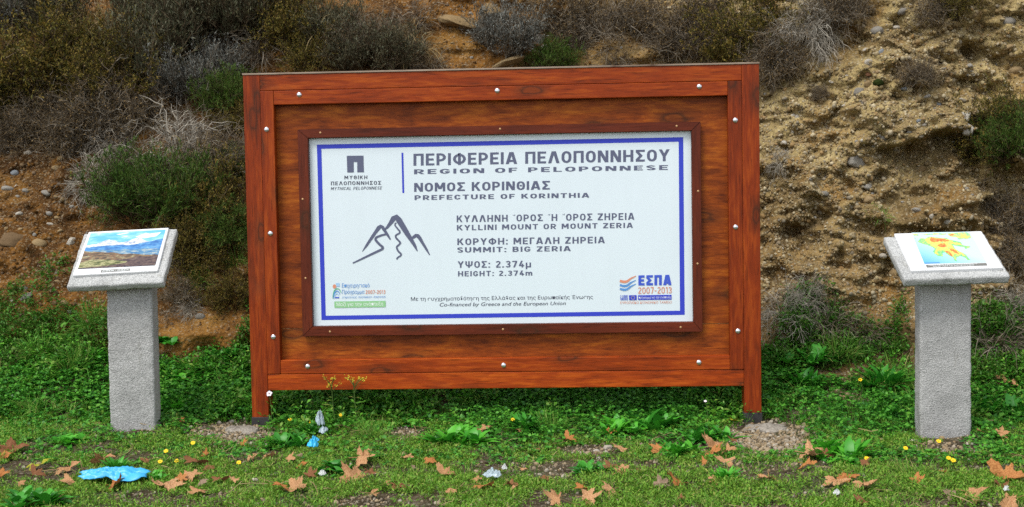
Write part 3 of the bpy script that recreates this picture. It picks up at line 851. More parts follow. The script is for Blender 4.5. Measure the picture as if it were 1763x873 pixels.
# ---- a narrow engineering letter drawn as bars, bowls and slants
def glyph(ch, t):
    """returns (advance width, list of polygons) for a capital of height 1 and stroke t"""
    h = t / 2
    P = []
    def rect(x0, x1, y0, y1): P.append([(x0, y0), (x1, y0), (x1, y1), (x0, y1)])
    def vb(x, y0=0.0, y1=1.0): rect(x - h, x + h, y0, y1)
    def hb(x0, x1, y): rect(x0, x1, y - h, y + h)
    def dg(x0, y0, x1, y1, k=1.12): P.append([(x0 - h * k, y0), (x0 + h * k, y0), (x1 + h * k, y1), (x1 - h * k, y1)])
    def path(pts, closed=False):
        Q = np.array(pts, float)
        if closed:
            T = np.roll(Q, -1, 0) - np.roll(Q, 1, 0)
        else: T = np.gradient(Q, axis=0)
        T /= np.linalg.norm(T, axis=1)[:, None] + 1e-9
        N = np.stack([-T[:, 1], T[:, 0]], 1) * h
        A, B = Q + N, Q - N
        n = len(Q)
        for i in range(n if closed else n - 1):
            j = (i + 1) % n
            P.append([tuple(A[i]), tuple(A[j]), tuple(B[j]), tuple(B[i])])
    def arc(cx, cy, rx, ry, a0, a1, k=9):
        return [(cx + rx * math.cos(math.radians(a)), cy + ry * math.sin(math.radians(a))) for a in np.linspace(a0, a1, k)]
    def loop(w, y0, y1, rr=0.30):
        rx = w / 2 - h
        return arc(w / 2, y1 - h - rr, rx, rr, 0, 180) + arc(w / 2, y0 + h + rr, rx, rr, 180, 360)
    def bowl(w, yt, yb):
        rr = (yt - yb) / 2
        path([(t * 0.9, yt)] + [(max(t, w - h - rr * 0.95), yt)] + arc(w - h - rr * 0.95, (yt + yb) / 2, rr * 0.95, rr, 80, -80) + [(max(t, w - h - rr * 0.95), yb), (t * 0.9, yb)])
    D = {'Α': 'A', 'Β': 'B', 'Ε': 'E', 'Ζ': 'Z', 'Η': 'H', 'Ι': 'I', 'Κ': 'K', 'Μ': 'M', 'Ν': 'N', 'Ο': 'O', 'Ρ': 'P', 'Τ': 'T', 'Υ': 'Y', 'Χ': 'X'}
    c = D.get(ch, ch)
    w = 0.6
    if c == ' ': return 0.24, []
    if c == '\u02b9':
        P.append([(0.0, 0.86), (0.07, 0.86), (0.07, 0.97), (0.0, 0.97)]); P.append([(0.12, 0.80), (0.18, 0.80), (0.23, 1.02), (0.15, 1.02)]); return 0.20, P
    if c == 'Π': w = .62; vb(h); vb(w - h); hb(t, w - t, 1 - h)
    elif c == 'E': w = .52; vb(h); hb(t, w, 1 - h); hb(t, w - .05, .5); hb(t, w, h)
    elif c == 'F': w = .5; vb(h); hb(t, w, 1 - h); hb(t, w - .05, .48)
    elif c == 'L': w = .5; vb(h); hb(t, w, h)
    elif c == 'Γ': w = .48; vb(h); hb(t, w, 1 - h)
    elif c == 'P': w = .57; vb(h); bowl(w, 1 - h, .42)
    elif c == 'R': w = .6; vb(h); bowl(w - .02, 1 - h, .43); dg(.30, .43 - h * .6, w - h, 0)
    elif c == 'B': w = .59; vb(h); bowl(w - .03, 1 - h, .53); bowl(w, .5, h)
    elif c == 'I': w = t; vb(h)
    elif c == 'Φ': w = .78; vb(w / 2); path(arc(w / 2, .5, w / 2 - h, .34, 0, 360, 29)[:-1], True)
    elif c in 'AΛ':
        w = .68; dg(h, 0, w / 2 - .03, 1); dg(w - h, 0, w / 2 + .03, 1)
        if c == 'A': hb(.19, w - .19, .26)
    elif c in 'OΘ':
        w = .6; path(loop(w, 0, 1), True)
        if c == 'Θ': hb(t * 1.25, w - t * 1.25, .5)
    elif c == 'C': w = .56; path(arc(w / 2, 1 - h - .3, w / 2 - h, .3, 12, 180) + arc(w / 2, h + .3, w / 2 - h, .3, 180, 348))
    elif c == 'G': w = .59; path(arc(w / 2, 1 - h - .3, w / 2 - h, .3, 12, 180) + arc(w / 2, h + .3, w / 2 - h, .3, 180, 360) + [(w - h, .48)]); hb(w / 2, w - t, .5 - h)
    elif c == 'S': w = .56; path(arc(w / 2, .755 - h * .2, w / 2 - h, .245 - h * .8, 15, 180) + arc(w / 2, .755 - h * .2, w / 2 - h, .245 - h * .8, 180, 262, 5) + arc(w / 2, .265, w / 2 - h, .265 - h, 82, 0, 6) + arc(w / 2, .265, w / 2 - h, .265 - h, 0, -165))
    elif c == 'N': w = .64; vb(h); vb(w - h); dg(h + .02, 1, w - h - .02, 0, 1.25)
    elif c == 'M': w = .76; vb(h); vb(w - h); dg(h + .02, 1, w / 2, .26, 1.2); dg(w - h - .02, 1, w / 2, .26, 1.2)
    elif c == 'H': w = .62; vb(h); vb(w - h); hb(t, w - t, .5)
    elif c == 'Σ': w = .57; hb(0.02, w, 1 - h); hb(0.02, w, h); dg(.11, 1 - t, .33, .5, 1.25); dg(.11, t, .33, .5, 1.25)
    elif c == 'Y': w = .64; dg(h, 1, w / 2, .42); dg(w - h, 1, w / 2, .42); vb(w / 2, 0, .46)
    elif c == 'K': w = .63; vb(h); dg(w - t * .75, 1, t * 1.05, .40, 1.2); dg(.27, .58, w - h, 0, 1.15)
    elif c == 'Z': w = .56; hb(0, w, 1 - h); hb(0, w, h); dg(w - h * 1.3, 1 - t, h * 1.3, t, 1.3)
    elif c == 'X': w = .62; dg(h, 0, w - h, 1); dg(w - h, 0, h, 1)
    elif c == 'T': w = .58; hb(0, w, 1 - h); vb(w / 2, 0, 1 - t)
    elif c == 'U': w = .61; path([(h, 1)] + [(h, .7)] + arc(w / 2, h + .3, w / 2 - h, .3, 180, 360) + [(w - h, .7), (w - h, 1)])
    elif c == 'Ψ': w = .78; vb(w / 2); path([(h, 1), (h, .75)] + arc(w / 2, .58, w / 2 - h, .30, 180, 360) + [(w - h, .75), (w - h, 1)])
    elif c == '2': w = .54; path(arc(w / 2, .73, w / 2 - h, .27 - h, 165, -20) + [(h * 1.4, t * .9)]); hb(h * .6, w, h)
    elif c == '3': w = .54; path(arc(w / 2, .74, w / 2 - h, .26 - h, 160, -75)); path(arc(w / 2, .275, w / 2 - h, .275 - h, 78, -160)); hb(.2, .32, .525)
    elif c == '7': w = .53; hb(0, w, 1 - h); dg(w - h * 1.2, 1 - t, .2, 0)
    elif c == '4': w = .57; dg(.33, 1, h * 1.3, .32); hb(.02, w, .27); vb(w - t * 1.15, 0, .55)
    elif c == '0': w = .55; path(loop(w, 0, 1, .26), True)
    elif c == '1': w = .32; vb(w - h); dg(w - t, 1, .06, .8, 1.0)
    elif c == '-': w = .3; hb(0, w, .42)
    elif c == '.': w = t * 1.1; rect(0, w, 0, t * 1.1)
    elif c == ':': w = t * 1.1; rect(0, w, 0, t * 1.1); rect(0, w, .55, .55 + t * 1.1)
    elif c == 'm': w = .82; vb(h, 0, .72); path([(h, .5)] + arc(w * .29, .5, w * .29 - h, .22 - h, 170, 0) + [(w * .52, .4), (w * .52, 0)]); path([(w * .52, .5)] + arc(w * .76, .5, w * .24 - h, .22 - h, 170, 0) + [(w - h, .4), (w - h, 0)])
    elif c == 'μ': w = .56; vb(h, -.28, .72); path([(h, .3)] + arc(w / 2, .22, w / 2 - h, .22 - h, 185, 350) + [(w - h, .3)]); vb(w - h, 0, .72)
    return w, P
def stroke_text(body, bl, br, cap_l, cap_r, mat, t=0.17, gap=0.15, shear=0.0, to=S, name='lettering'):
    x = 0.0; polys = []
    for ch in body:
        w, P = glyph(ch, t)
        for k, pl in enumerate(P): polys.append((k, [(x + a + shear * b, b) for a, b in pl]))
        x += w + gap
    W = x - gap
    _layer[0] += 1
    y = PY - 0.00003 * _layer[0]
    bm = bmesh.new()
    for k, pl in polys:
        vs = []
        for a, b in pl:
            f = a / W
            q = to(bl[0] + (br[0] - bl[0]) * f, bl[1] + (br[1] - bl[1]) * f - b * (cap_l + (cap_r - cap_l) * f))
            vs.append(bm.verts.new((q[0] - sheet_c.x, y - 0.00002 * (k % 8) - sheet_c.y, q[1] - sheet_c.z)))
        bm.faces.new(vs)
    return bm_obj(name, bm, mat, sheet)

# blue border (four mitred strips)
O_ = [(545.6, 249), (1176.2, 236.2), (1178.8, 542), (553.6, 551)]
I_ = [(553.4, 256.3), (1168.4, 244), (1170.7, 534.9), (560.9, 543.6)]
flat_faces('border', [[O_[i], O_[(i + 1) % 4], I_[(i + 1) % 4], I_[i]] for i in range(4)], M['ink_blue'])
flat_faces('divider_line', [[(691.2, 263), (694.4, 263), (696, 332.2), (692.8, 332.2)]], M['ink_blue'])
L = lettering
T_ = stroke_text
T_('ΠΕΡΙΦΕΡΕΙΑ ΠΕΛΟΠΟΝΝΗΣΟΥ', (711.9, 285.4), (1152.6, 277.4), 20.6, 20.4, M['ink'], 0.175, 0.13)
T_('REGION OF PELOPONNESE', (712.9, 299.9), (1150, 292.4), 8.3, 8.2, M['ink'], 0.18, 0.2)
T_('ΝΟΜΟΣ ΚΟΡΙΝΘΙΑΣ', (713, 330.2), (946.7, 326.3), 15.1, 15, M['ink'], 0.175, 0.13)
T_('PREFECTURE OF KORINTHIA', (713.8, 344.5), (1014.4, 340), 8.2, 8.0, M['ink'], 0.18, 0.18)
T_('ΚΥΛΛΗΝΗ \u02b9ΟΡΟΣ \u02b9Η \u02b9ΟΡΟΣ ΖΗΡΕΙΑ', (786.3, 382.6), (1092, 378.3), 11.6, 11.8, M['ink'], 0.165, 0.17)
T_('KYLLINI MOUNT OR MOUNT ZERIA', (786.6, 396.7), (1089.6, 392.2), 9.2, 8.8, M['ink'], 0.17, 0.18)
T_('ΚΟΡΥΦΗ: ΜΕΓΑΛΗ ΖΗΡΕΙΑ', (787.4, 421.9), (1041.2, 418.6), 11.3, 11.3, M['ink'], 0.165, 0.17)
T_('SUMMIT: BIG ZERIA', (787.2, 434.9), (982.4, 432.2), 9.0, 8.8, M['ink'], 0.17, 0.18)
T_('ΥΨΟΣ: 2.374μ', (788, 461.2), (914.2, 460.2), 11.4, 11.4, M['ink'], 0.165, 0.17)
T_('HEIGHT: 2.374m', (788.6, 475.9), (916.4, 474.2), 9.0, 8.8, M['ink'], 0.17, 0.18)
L('Με τη συγχρηματοδότηση της Ελλάδας και της Ευρωπαϊκής Ένωσης', (707.5, 517.9), (1021, 514.3), 6.1, 6.1, M['ink_dark'], 0.0)
L('Co-financed by Greece and the European Union', (757, 527.6), (974, 525), 6.2, 6.1, M['ink_dark'], 0.0, 0.22)
# gate emblem and its lines
flat_faces('emblem', [[(597.1, 268.2), (625.9, 267.9), (626, 279), (597.4, 279)], [(597.4, 279), (609, 279), (609.2, 296.8), (598, 296.9)], [(615.1, 279), (626, 279), (626.6, 296.5), (615.2, 296.7)]], M['ink'])
T_('ΜΥΘΙΚΗ', (593, 308.7), (632.4, 308.2), 6.2, 6.2, M['ink_dark'], 0.15, 0.24)
T_('ΠΕΛΟΠΟΝΝΗΣΟΣ', (569.8, 318.9), (656, 317.8), 6.3, 6.3, M['ink_dark'], 0.15, 0.22)
T_('MYTHICAL PELOPONNESE', (569.4, 327.4), (657.0, 326.1), 5.2, 5.2, M['ink_dark'], 0.12, 0.2, 0.2)
# mountain drawing, in crop pixels
mt_px = lambda a, b: S(590 + a / 8.729, 360 + b / 8.729)
stroke('mountain_drawing', [(296, 637), (360, 545), (430, 440), (500, 338), (545, 278), (572, 258), (598, 270), (636, 330), (680, 395), (718, 460)], [8, 36, 44, 50, 62, 52, 50, 44, 36, 18], M['ink'], to=mt_px)
stroke('mountain_drawing', [(640, 300), (668, 276), (715, 215), (765, 140), (804, 116), (845, 165), (905, 262), (965, 360), (1030, 462), (1085, 552), (1122, 632)], [26, 40, 56, 80, 78, 90, 84, 76, 60, 44, 14], M['ink'], to=mt_px)
stroke('mountain_drawing', [(1030, 440), (1062, 424), (1100, 396), (1126, 400), (1156, 432), (1200, 508), (1260, 606), (1308, 690)], [30, 44, 52, 58, 54, 42, 34, 12], M['ink'], to=mt_px)
stroke('mountain_drawing', smooth_line([(668, 376), (622, 384), (560, 402), (510, 424), (494, 448), (506, 478), (556, 532), (598, 568), (600, 592), (572, 612), (420, 684), (250, 766), (152, 812)], 8), [24, 30, 32, 34, 36, 36, 36, 36, 38, 36, 32, 26, 20], M['ink'], to=mt_px)
stroke('mountain_drawing', smooth_line([(808, 206), (790, 218), (790, 248), (830, 300), (858, 336), (852, 362), (812, 384), (796, 404), (806, 436), (852, 486), (866, 508), (850, 532), (818, 560), (814, 588), (842, 640), (872, 668), (878, 688), (860, 708), (828, 728), (812, 756)], 6), [18, 24, 26, 27, 27, 26, 24], M['ink'], to=mt_px)
# programme logo bottom left (crop pixels)
lp = lambda a, b: S(560 + a / 13.433, 475 + b / 13.433)
flat_faces('logo', [[(245, 165), (330, 165), (335, 250), (250, 250)]], M['ink_pale_blue'], to=lp)
flat_faces('logo', [[(215 + 42 * math.cos(t), 245 + 48 * math.sin(t)) for t in np.linspace(0, 6.28, 16, endpoint=False)]], M['ink_orange'], to=lp)
for c, r, mm, w in (((280, 500), 1.0, 'ink_green2', 26), ((272, 505), 0.76, 'ink_mid_blue', 30), ((268, 510), 0.5, 'ink_pale_blue', 34)):
    stroke('logo', [(c[0] + (-105 * r if True else 0) * math.cos(t) * 1.0 + 0, c[1] - 205 * r * math.sin(t) + 30 * (t < 0.8) * (0.8 - t)) for t in np.linspace(0, 2.6, 14)], [8, w, w * 0.8, 14], M[mm], to=lp)
flat_faces('logo', [[(228, 488), (322, 486), (322, 516), (228, 518)]], M['ink_blue2'], to=lp)
L('Επιχειρησιακό', (386, 270), (1025, 262), 90, 88, M['ink_mid_blue'], 0.0, to=lp)
L('Πρόγραμμα', (390, 416), (905, 412), 90, 88, M['ink_mid_blue'], 0.0, to=lp)
T_('2007-2013', (932, 416), (1390, 414), 86, 90, M['ink_orange'], 0.14, 0.16, to=lp)
L('ΔΥΤΙΚΗΣ ΕΛΛΑΔΑΣ - ΠΕΛΟΠΟΝΝΗΣΟΥ - ΙΟΝΙΩΝ ΝΗΣΩΝ', (390, 520), (1392, 506), 40, 40, M['ink_mid_blue'], 0.0, to=lp)
flat_faces('logo_bar', [[(210, 592), (1396, 576), (1398, 720), (214, 738)]], M['ink_green'], to=lp)
L('Μαζί για την ανάπτυξη', (262, 698), (1336, 682), 78, 78, M['ink_white'], 0.0, to=lp)
# programme logo bottom right (crop pixels)
rp = lambda a, b: S(1050 + a / 12.47, 465 + b / 12.47)
for y0, mm in ((210, 'ink_orange'), (300, 'ink_mid_blue'), (380, 'ink_mid_blue')):
    w = [54, 56, 40, 16] if y0 == 210 else [44, 50, 40, 14]
    stroke('logo', smooth_line([(215, y0 + 18), (290, y0 + 40), (370, y0 + 30), (450, y0 - 30), (560, y0 - 84)], 5), w, M['ink_pale_blue' if False else mm], to=rp)
T_('ΕΣΠΑ', (612, 330), (1320, 322), 216, 222, M['ink_blue2'], 0.23, 0.13, to=rp)
T_('2007-2013', (606, 506), (1326, 498), 138, 138, M['ink_orange'], 0.13, 0.15, to=rp)
for k in range(5):
    yy = 540 + k * 23
    flat_faces('flag', [[(224 if k > 2 else (290 if k < 3 else 224), yy), (384, yy - 1), (385, yy + 11), (224 if k > 2 else 290, yy + 12)]], M['ink_blue2'], to=rp)
flat_faces('flag', [[(222, 545), (244, 545), (244, 562), (222, 562)], [(262, 545), (284, 545), (284, 562), (262, 562)], [(222, 582), (244, 582), (244, 600), (222, 600)], [(262, 582), (284, 582), (284, 600), (262, 600)]], M['ink_blue2'], to=rp)
flat_faces('flag', [[(412, 540), (574, 537), (575, 643), (413, 646)]], M['ink_blue'], to=rp)
flat_faces('flag', [[(494 + 38 * math.cos(k * math.pi / 6) + 7 * math.cos(t), 591 + 36 * math.sin(k * math.pi / 6) + 7 * math.sin(t)) for t in (0, 1.57, 3.14, 4.71)] for k in range(12)], M['ink_yellow'], to=rp)
flat_faces('logo_bar', [[(604, 540), (1322, 530), (1324, 632), (605, 640)]], M['ink_blue'], to=rp)
L('πρόγραμμα για την ανάπτυξη', (620, 612), (1306, 604), 46, 46, M['ink_white'], 0.0, to=rp)
L('ΕΥΡΩΠΑΪΚΟ ΚΟΙΝΩΝΙΚΟ ΤΑΜΕΙΟ', (224, 724), (1326, 714), 46, 46, M['ink_orange'], 0.0, to=rp)
bpy.context.view_layer.update()

# ------------------------------------------------------------------ pedestals
def rough_block(name, w, d, h, mat, parent, step=0.012, amp=0.003, rnd=0.006):
    """box standing on z=0 with a lumpy cast surface"""
    bm = bmesh.new()
    nx, ny, nz = max(2, int(w / step)), max(2, int(d / step)), max(2, int(h / step))
    def face(f, na, nb):
        g = [[bm.verts.new(f(i / na, j / nb)) for j in range(nb + 1)] for i in range(na + 1)]
        for i in range(na):
            for j in range(nb): bm.faces.new((g[i][j], g[i + 1][j], g[i + 1][j + 1], g[i][j + 1]))
    X, Y = w / 2, d / 2
    face(lambda a, b: (-X + w * a, -Y, h * b), nx, nz)
    face(lambda a, b: (X - w * a, Y, h * b), nx, nz)
    face(lambda a, b: (X, -Y + d * a, h * b), ny, nz)
    face(lambda a, b: (-X, Y - d * a, h * b), ny, nz)
    face(lambda a, b: (-X + w * a, -Y + d * b, h), nx, ny)
    face(lambda a, b: (-X + w * a, Y - d * b, 0), nx, ny)
    bmesh.ops.remove_doubles(bm, verts=bm.verts, dist=1e-5)
    s = random.uniform(0, 50)
    for v in bm.verts:
        c = Vector((max(-X + rnd, min(X - rnd, v.co.x)), max(-Y + rnd, min(Y - rnd, v.co.y)), max(rnd, min(h - rnd, v.co.z))))
        dvec = v.co - c
        if dvec.length > 1e-6: v.co = c + dvec.normalized() * rnd
        nn = mnoise.noise_vector(v.co * 55 + Vector((s, 0, 0))) * amp + mnoise.noise_vector(v.co * 14 + Vector((0, s, 0))) * amp * 0.8
        v.co += nn
    bmesh.ops.recalc_face_normals(bm, faces=bm.faces)
    return bm_obj(name, bm, mat, parent, True)

def plate_local(name, polys, mat, parent, z):
    bm = bmesh.new()
    for k, pl in enumerate(polys):
        try: bm.faces.new([bm.verts.new((p[0], p[1], z + 0.00004 * k)) for p in pl])
        except ValueError: pass
    bmesh.ops.triangulate(bm, faces=[f for f in bm.faces if len(f.verts) > 4])
    for f in bm.faces:
        f.normal_update()
        if f.normal.z < 0: f.normal_flip()
    return bm_obj(name, bm, mat, parent)
def text_local(body, x0, x1, yb, cap, mat, parent, z, bold=0.0):
    me = text_mesh(body, bold)
    V = np.array([v.co[:] for v in me.vertices]); a, b = cap_span(body, bold, 0, 1)
    k = (x1 - x0) / (V[:, 0].max() - V[:, 0].min())
    for v, c in zip(me.vertices, V): v.co = (x0 + (c[0] - V[:, 0].min()) * k, yb + (c[1] - a) / (b - a) * cap, z)
    return link_mesh('lettering', me, mat, parent)

def pedestal(label, base, pw, pd, ph, lean, slab_c, yaw, tilt, roll):
    root = tag(empty('information_pedestal', base), label, 'pedestal')
    pil = rough_block('pillar', pw, pd, ph, M['concrete'], root)
    pil.rotation_euler = (0, lean, 0.0)
    pil.location = (0, 0, -0.12)
    sl = rough_block('slab', 0.493, 0.389, 0.042, M['slab'], root, 0.010, 0.0028, 0.006)
    Rz = Matrix.Rotation(yaw, 4, 'Z'); Ry = Matrix.Rotation(roll, 4, 'Y'); Rx = Matrix.Rotation(tilt, 4, 'X')
    sl.matrix_local = Matrix.Translation(Vector(slab_c) - Vector(base)) @ (Rz @ Ry @ Rx) @ Matrix.Translation((0, 0, -0.042))
    return root, sl
LB = (-1.892, -0.235, 0.03)
ped_l, slab_l = pedestal('rough grey concrete pedestal with a sloping slab showing a snowy mountain photograph', LB, 0.236, 0.095, 0.85, 0.006, (-1.931, -0.24, 0.917), 0.016, 0.73, -0.036)
RB = (2.164, -0.415, 0.006)
ped_r, slab_r = pedestal('rough grey concrete pedestal with a sloping slab showing a coloured relief map', RB, 0.243, 0.10, 0.93, 0.0, (2.175, -0.42, 0.874), 0.029, 0.506, -0.021)
# bilinear helpers from photo pixels to slab-local coordinates
def slab_map(corners_px, w=0.493, d=0.389):
    """homography from photo pixels (TL,TR,BR,BL of the slab top) to slab-local x,y"""
    src = np.array(corners_px, float)
    dst = np.array([(-w / 2, d / 2), (w / 2, d / 2), (w / 2, -d / 2), (-w / 2, -d / 2)])
    A = []
    for (x, y), (X, Y) in zip(src, dst):
        A.append([x, y, 1, 0, 0, 0, -X * x, -X * y]); A.append([0, 0, 0, x, y, 1, -Y * x, -Y * y])
    h = np.linalg.solve(np.array(A), dst.ravel())
    def f(x, y):
        q = h[6] * x + h[7] * y + 1
        return ((h[0] * x + h[1] * y + h[2]) / q, (h[3] * x + h[4] * y + h[5]) / q)
    return f
def plaque(slab, pts, th=0.014):
    bm = bmesh.new()
    lo = [bm.verts.new((p[0], p[1], 0.041)) for p in pts]; hi = [bm.verts.new((p[0], p[1], 0.042 + th)) for p in pts]
    bm.faces.new(hi)
    for i in range(4):
        j = (i + 1) % 4
        bm.faces.new((lo[i], lo[j], hi[j], hi[i]))
    bmesh.ops.recalc_face_normals(bm, faces=bm.faces)
    bmesh.ops.bevel(bm, geom=list(bm.edges), offset=0.002, segments=2, affect='EDGES')
    return bm_obj('plaque', bm, M['plaque'], slab)
TOPZ = 0.042 + 0.014 + 0.0008
# left plaque: zoomed crop pixels of the slab (origin 110,380; scale 6.715)
lm0 = slab_map([(235, 150), (1305, 90), (1145, 710), (25, 765)])
pl = plaque(slab_l, [lm0(298, 152), lm0(1218, 100), lm0(1090, 600), lm0(108, 655)])
# picture frame in plaque coordinates (0..1, 0..1)
pc = [lm0(322, 170), lm0(1185, 124), lm0(1065, 540), lm0(172, 582)]
def bil(s, t):
    a = np.array(pc[3]) * (1 - s) + np.array(pc[2]) * s; b = np.array(pc[0]) * (1 - s) + np.array(pc[1]) * s
    return tuple(a * (1 - t) + b * t)
def print_mat(name, stops, scale, stretch=(1, 3, 1), detail=5):
    mt, n, l, p = new_mat(name, 0.3, 0.4)
    tc = n.new("ShaderNodeTexCoord")
    t = noise_tex(n, l, mapping(n, l, tc.outputs["Object"], stretch), scale, detail, 0.65, 0.3)
    r = ramp(n, stops); l.new(t, r.inputs[0]); l.new(r.outputs[0], p.inputs["Base Color"])
    return mt
pm_sky = print_mat('print_sky', [(0.42, (0.10, 0.40, 0.70)), (0.58, (0.24, 0.54, 0.74)), (0.7, (0.58, 0.68, 0.72))], 9, (1, 4, 1))
pm_snow = print_mat('print_snow', [(0.38, (0.20, 0.26, 0.38)), (0.5, (0.58, 0.62, 0.68)), (0.62, (0.72, 0.74, 0.76))], 30, (1, 2, 1))
pm_blue = print_mat('print_blue_hills', [(0.35, (0.02, 0.10, 0.32)), (0.52, (0.06, 0.22, 0.50)), (0.64, (0.13, 0.34, 0.55)), (0.75, (0.40, 0.45, 0.42))], 26, (1, 3, 1))
pm_land = print_mat('print_brown_valley', [(0.36, (0.03, 0.035, 0.03)), (0.46, (0.13, 0.085, 0.05)), (0.52, (0.22, 0.12, 0.07)), (0.58, (0.16, 0.15, 0.07)), (0.64, (0.45, 0.42, 0.28)), (0.72, (0.10, 0.10, 0.09))], 30, (1, 3.5, 1))
def ridge(base, amp, freq, seed, n=40):
    return [(s, base(s) + amp * float(fbm(s * freq, seed, 0.5, 4))) for s in np.linspace(0, 1, n)]
pic = plate_local('photograph', [[bil(0, 0), bil(1, 0), bil(1, 1), bil(0, 1)]], pm_sky, pl, TOPZ)
def layer(top, mat, z):
    return plate_local('photograph', [[bil(0, 0), bil(1, 0)] + [bil(s, t) for s, t in top[::-1]]], mat, pl, z)
plate_local('photograph', [[bil(s, t) for s, t in ((0.35, 0.93), (0.5, 0.97), (0.52, 0.955), (0.4, 0.915))], [bil(s, t) for s, t in ((0.62, 0.83), (0.75, 0.93), (0.8, 0.9), (0.95, 0.93), (0.9, 0.82), (0.75, 0.78))]], M['ink_white'], pl, TOPZ + 0.0002)
layer(ridge(lambda s: 0.66 + 0.12 * math.exp(-((s - 0.28) / 0.12) ** 2) + 0.13 * math.exp(-((s - 0.66) / 0.12) ** 2), 0.035, 9, 1.5), pm_snow, TOPZ + 0.0004)
layer(ridge(lambda s: 0.60 + 0.04 * s + 0.10 * max(0, (s - 0.72) / 0.28), 0.035, 7, 4.5), pm_blue, TOPZ + 0.0006)
pm_far = print_mat('print_far_slopes', [(0.36, (0.03, 0.13, 0.30)), (0.48, (0.08, 0.22, 0.38)), (0.56, (0.20, 0.30, 0.36)), (0.66, (0.48, 0.50, 0.46))], 30, (1, 4, 1))
pm_wood = print_mat('print_dark_woods', [(0.36, (0.025, 0.02, 0.03)), (0.5, (0.09, 0.055, 0.055)), (0.62, (0.14, 0.10, 0.08)), (0.72, (0.28, 0.24, 0.2))], 44, (1, 2.5, 1))
pm_field = print_mat('print_pale_fields', [(0.36, (0.04, 0.06, 0.02)), (0.48, (0.14, 0.15, 0.05)), (0.56, (0.40, 0.38, 0.20)), (0.66, (0.10, 0.11, 0.05))], 26, (1, 4, 1))
layer(ridge(lambda s: 0.50 - 0.04 * s, 0.03, 6, 3.5), pm_far, TOPZ + 0.0007)
layer(ridge(lambda s: 0.50 - 0.20 * s ** 0.7, 0.03, 6, 7.5), pm_land, TOPZ + 0.0008)
layer(ridge(lambda s: 0.16 + 0.12 * s, 0.04, 8, 9.5), pm_wood, TOPZ + 0.0009)
plate_local('photograph', [[bil(s, t) for s, t in ((0, 0.02), (0.0, 0.16), (0.12, 0.24), (0.34, 0.22), (0.62, 0.15), (0.6, 0.11), (0.35, 0.05))]], pm_field, pl, TOPZ + 0.001)
plate_local('caption_strip', [[lm0(440, 592), lm0(772, 574), lm0(770, 602), lm0(432, 622)]], M['ink_grey'], pl, TOPZ)
a = lm0(450, 617); b = lm0(755, 603)
text_local('ΖΗΡΕΙΑ - ΖΗRΕΙΑ', a[0], b[0], (a[1] + b[1]) / 2 + 0.002, 0.010, M['ink_white'], pl, TOPZ + 0.0006, 0.01)

# right plaque: crop pixels (origin 1510,390; scale 7.346)
rm0 = slab_map([(90, 135), (1345, 80), (1690, 625), (345, 670)])
pr = plaque(slab_r, [rm0(215, 122), rm0(1308, 84), rm0(1590, 552), rm0(425, 592)])
mt, n, l, p = new_mat('print_sea', 0.3, 0.4)
tc = n.new("ShaderNodeTexCoord"); sp = n.new("ShaderNodeSeparateXYZ"); l.new(tc.outputs["Object"], sp.inputs[0])
mm = n.new("ShaderNodeMath"); mm.operation = 'MULTIPLY_ADD'; l.new(sp.outputs[0], mm.inputs[0]); mm.inputs[1].default_value = 0.9; l.new(sp.outputs[1], mm.inputs[2])
mr = n.new("ShaderNodeMapRange"); mr.inputs["From Min"].default_value = -0.19; mr.inputs["From Max"].default_value = 0.08; l.new(mm.outputs[0], mr.inputs["Value"])
r = ramp(n, [(0, (0.10, 0.40, 0.72)), (0.5, (0.30, 0.58, 0.72)), (1, (0.50, 0.68, 0.73))]); l.new(mr.outputs[0], r.inputs[0]); l.new(r.outputs[0], p.inputs["Base Color"])
sea = plate_local('relief_map', [[rm0(430, 112), rm0(1165, 95), rm0(1375, 485), rm0(588, 505)]], mt, pr, TOPZ)
mp = lambda pts: [rm0(*q) for q in pts]
def jag(pts, k=3, a=7):
    out = []
    for i, pnt in enumerate(pts):
        q = pts[(i + 1) % len(pts)]
        for t in np.linspace(0, 1, k, endpoint=False):
            out.append((pnt[0] + (q[0] - pnt[0]) * t + random.uniform(-a, a) * (t > 0), pnt[1] + (q[1] - pnt[1]) * t + random.uniform(-a, a) * (t > 0)))
    return out
def relief(name, col, scale=130):
    c1, c2, c3 = col
    return print_mat(name, [(0.41, c1), (0.5, c2), (0.58, c3)], scale, (1, 1, 1))
G_, Y_, O__, R_ = (0.10, 0.52, 0.22), (0.72, 0.68, 0.14), (0.75, 0.38, 0.08), (0.68, 0.10, 0.05)
land = [(505, 228), (545, 180), (600, 188), (650, 160), (720, 168), (800, 178), (860, 176), (905, 198), (985, 215), (1045, 225), (1065, 262), (1120, 275), (1175, 288), (1150, 302), (1105, 315), (1085, 290), (1010, 280),
        (945, 262), (965, 300), (1010, 335), (1070, 362), (1115, 390), (1150, 440), (1180, 462), (1135, 462), (1100, 425), (1040, 405), (995, 420), (990, 455), (1000, 478), (965, 462), (950, 425), (900, 400), (850, 360),
        (815, 365), (820, 415), (760, 410), (710, 375), (695, 345), (720, 315), (680, 290), (620, 265), (560, 250)]
plate_local('relief_map', [mp(jag(land, 2, 4))], relief('print_lowland', ((0.09, 0.48, 0.22), (0.20, 0.58, 0.22), (0.55, 0.66, 0.16))), pr, TOPZ + 0.0002)
